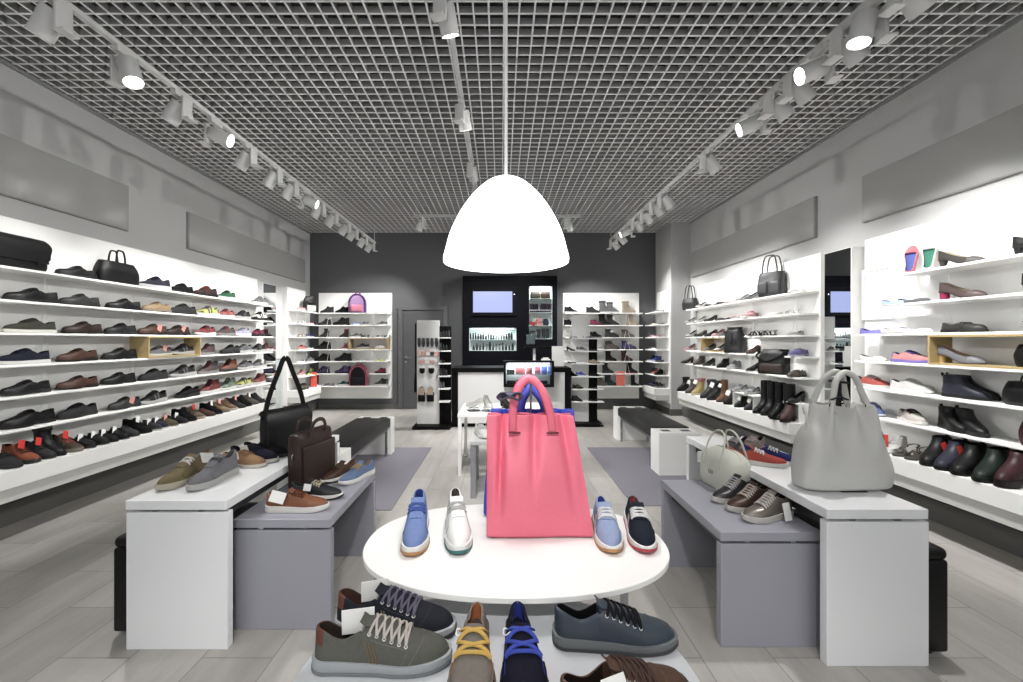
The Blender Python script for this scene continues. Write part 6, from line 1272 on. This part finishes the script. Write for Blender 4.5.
gondola('stand with white board and black post full of shoes beside counter', 1.155, 1.43, 1.57, 1.62, 6.82, 1.76, 1.44, gz, (1.125, 1.64))
GR = lambda r: f'from left on {r} shelf of the stand beside the counter'; G8 = 'shoes on the stand at the counter\'s end'
gy = 6.70
for r, z, its in (('top', gz[0], ((574, 'sandal', 'gry', 'grey sandal'), (586, 'sandal', 'lbl', 'blue grey sandal'), (597, 'hightop', 'gbk', 'dark grey high-top'))), ('second', gz[1], ((571, 'pump', 'blk', 'black pump'), (582, 'trainer', 'gry', 'grey trainer'), (594, 'sandal', 'blk', 'black sandal'))),
                  ('third', gz[2], ((572, 'flat', 'dgr', 'dark grey flat'), (581, 'flat', 'wht', 'white flat'), (594, 'trainer', 'bei', 'brown and cream trainer'))), ('fourth', gz[3], ((572, 'hightop', 'blk', 'black high-top'), (581, 'trainer', 'blu', 'bright blue trainer'), (594, 'hightop', 'blk', 'black ankle shoe'))),
                  ('fifth', gz[4], ((578, 'trainer', ('#4a4a44', '#2a2a28', '#8a9a4a', '#20201c', '#5a5a4a'), 'olive grey trainer'), (593, 'flat', 'blk', 'black flat'))), ('sixth', gz[5], ((577, 'hightop', 'dgr', 'dark grey high-top'), (593, 'flat', 'blk', 'black flat')))):
    row([(px, k, c, wds, None, .62) for px, k, c, wds in its], lambda px, z=z: (Xat(px, gy) , gy, z), GR(r), -.6, G8, 1.0)
# accessories hung on the white board of the left stand
BY = 6.599
def hung(nm, label, cat, x, z, builder, group):
    t = thing(nm, label, cat, (x, BY, z), 0, group); builder(t)
    m = MB(); m.tube([(0, 0, 0), (0, -.05, .004)], .003, 6); m.build('hook', CHROME, t, 60)
def insole(col):
    def f(t): m = MB(); R = [[(.026 * q * cos(a), -.028 + (-.002 if k else .002), -.015 - .135 * .5 + .0675 * sin(a) * 1.0) for a in [2 * pi * i / 20 for i in range(20)]] for k, q in ((0, 1), (1, .96))]; m.rings(R); m.build('sole_pair', mat(col, 'fabric'), t, 60); m = MB(); m.bbox(-.024, .024, -.0335, -.0305, -.05, -.005, .001, 1); m.build('header_card', mat('#55585c', 'paper'), t)
    return f
def packet(col, col2, w=.06, h=.10):
    def f(t): m = MB(); m.bbox(-w / 2, w / 2, -.034, -.022, -h, -.012, .004, 1); m.build('pouch', mat(col, 'satin'), t); m = MB(); m.bbox(-w / 2, w / 2, -.0365, -.0345, -.04, .004, .001, 1); m.build('header_card', mat(col2, 'paper'), t)
    return f
def brushy(t):
    m = MB(); m.rings([[(.045 * q * cos(a), -.05 + .03 * q * sin(a), z) for a in [2 * pi * i / 18 for i in range(18)]] for z, q in ((-.03, .9), (-.07, 1), (-.10, .9), (-.12, .5), (-.125, .1))]); m.build('polishing_pad', mat('#17171a', 'fabric'), t, 60); m = MB(); m.bbox(-.045, .045, -.082, -.03, -.035, .0, .004, 1); m.build('header_card', WHITECARD, t)
def glove(t):
    m = MB(); m.bbox(-.055, .055, -.06, -.02, -.25, -.10, .012, 2); m.build('pad', mat('#151517', 'fabric'), t, 40); m = MB(); m.bbox(-.045, .045, -.066, -.062, -.14, -.03, .001, 1); m.build('card', mat('#b9a38e', 'paper'), t); m = MB(); m.tube([(-.03, -.03, -.10), (-.02, -.03, -.02), (.02, -.03, -.02), (.03, -.03, -.10)], .006, 6); m.build('loop', mat('#151517', 'fabric'), t, 60)
HG = 'accessories hung on the white board'
for i in range(5): hung('insole_pack', f'dark grey insole pack hung on white board, {ORD[i]} from left', 'insoles', -1.29 + i * .068, 1.415, insole('#55585c'), HG)
for i, (c, c2, n) in enumerate((('#e8c9c4', '#f0e6e2', 'pale pink'), ('#d8a79e', '#f0e6e2', 'pink'), ('#ece8e4', '#e8c9c4', 'white and pink'), ('#3a3c40', '#ece8e4', 'dark grey'), ('#e4b5ae', '#efefef', 'rose pink'))): hung('accessory_packet', f'{n} packet hung on white board of the accessory stand', 'packet', -1.29 + i * .068, 1.235, packet(c, c2), HG)
for i, (c, n) in enumerate((('#e2a79e', 'salmon'), ('#efe4e0', 'ivory'), ('#c9a49c', 'dusty pink'))): hung('accessory_packet', f'{n} packet in lower row on white board of the accessory stand', 'packet', -1.26 + i * .09, 1.10, packet(c, '#efefef', .07, .09), HG)
for i in range(2): hung('polishing_pad', f'round black polishing pad on white board, {ORD[i]} from left', 'polishing pad', -1.24 + i * .145, .975, brushy, HG)
for i in range(2): hung('shoe_glove', f'black cloth shoe glove pack on white board, {ORD[i]} from left', 'shoe glove', -1.25 + i * .14, .66, glove, HG)
t = thing('shoehorn', 'long black shoehorn hung at edge of the white board', 'shoehorn', (-1.352, 6.60, .55)); m = MB(); m.ribbon([(0, 0, .30), (0, 0, 1.10)], .022, .008, up=(0, 1, 0)); m.build('handle', DARK, t); m = MB(); m.rings([[(.026 * q * cos(a), .006 * sin(a) + .004, z) for a in [2 * pi * i / 14 for i in range(14)]] for z, q in ((0, .7), (.02, 1), (.2, .9), (.30, .45))]); m.build('horn', DARK, t, 60)
m = MB(); m.tube([(0, .03, 1.09), (0, -.01, 1.09)], .004, 6); m.build('hook', CHROME, t)
G9 = 'polish bottles on the accessory stand'
for r, z, n in (('top', 1.42, 4), ('second', 1.215, 3), ('third', 1.02, 2), ('fourth', .825, 3), ('fifth', .63, 2)):
    for i in range(n):
        hgt = rr.uniform(.10, .16) if r != 'third' else .06; rad = .017
        t2 = thing('polish_bottle', f'dark polish bottle, {ORD[i]} from left on {r} shelf of the accessory stand', 'bottle', (-.94 + i * .042, 6.50, z), 0, G9)
        m = MB(); m.lathe([(0, 0), (rad, 0), (rad, hgt * .7), (rad * .6, hgt * .78), (0, hgt * .78)], 12); m.build('body', mat(rr.choice(('#1a1a1d', '#2c2c30', '#55585c')), 'satin'), t2, 40); m = MB(); m.lathe([(0, hgt * .782), (rad * .62, hgt * .782), (rad * .62, hgt), (0, hgt)], 12); m.build('cap', DARK, t2, 40)
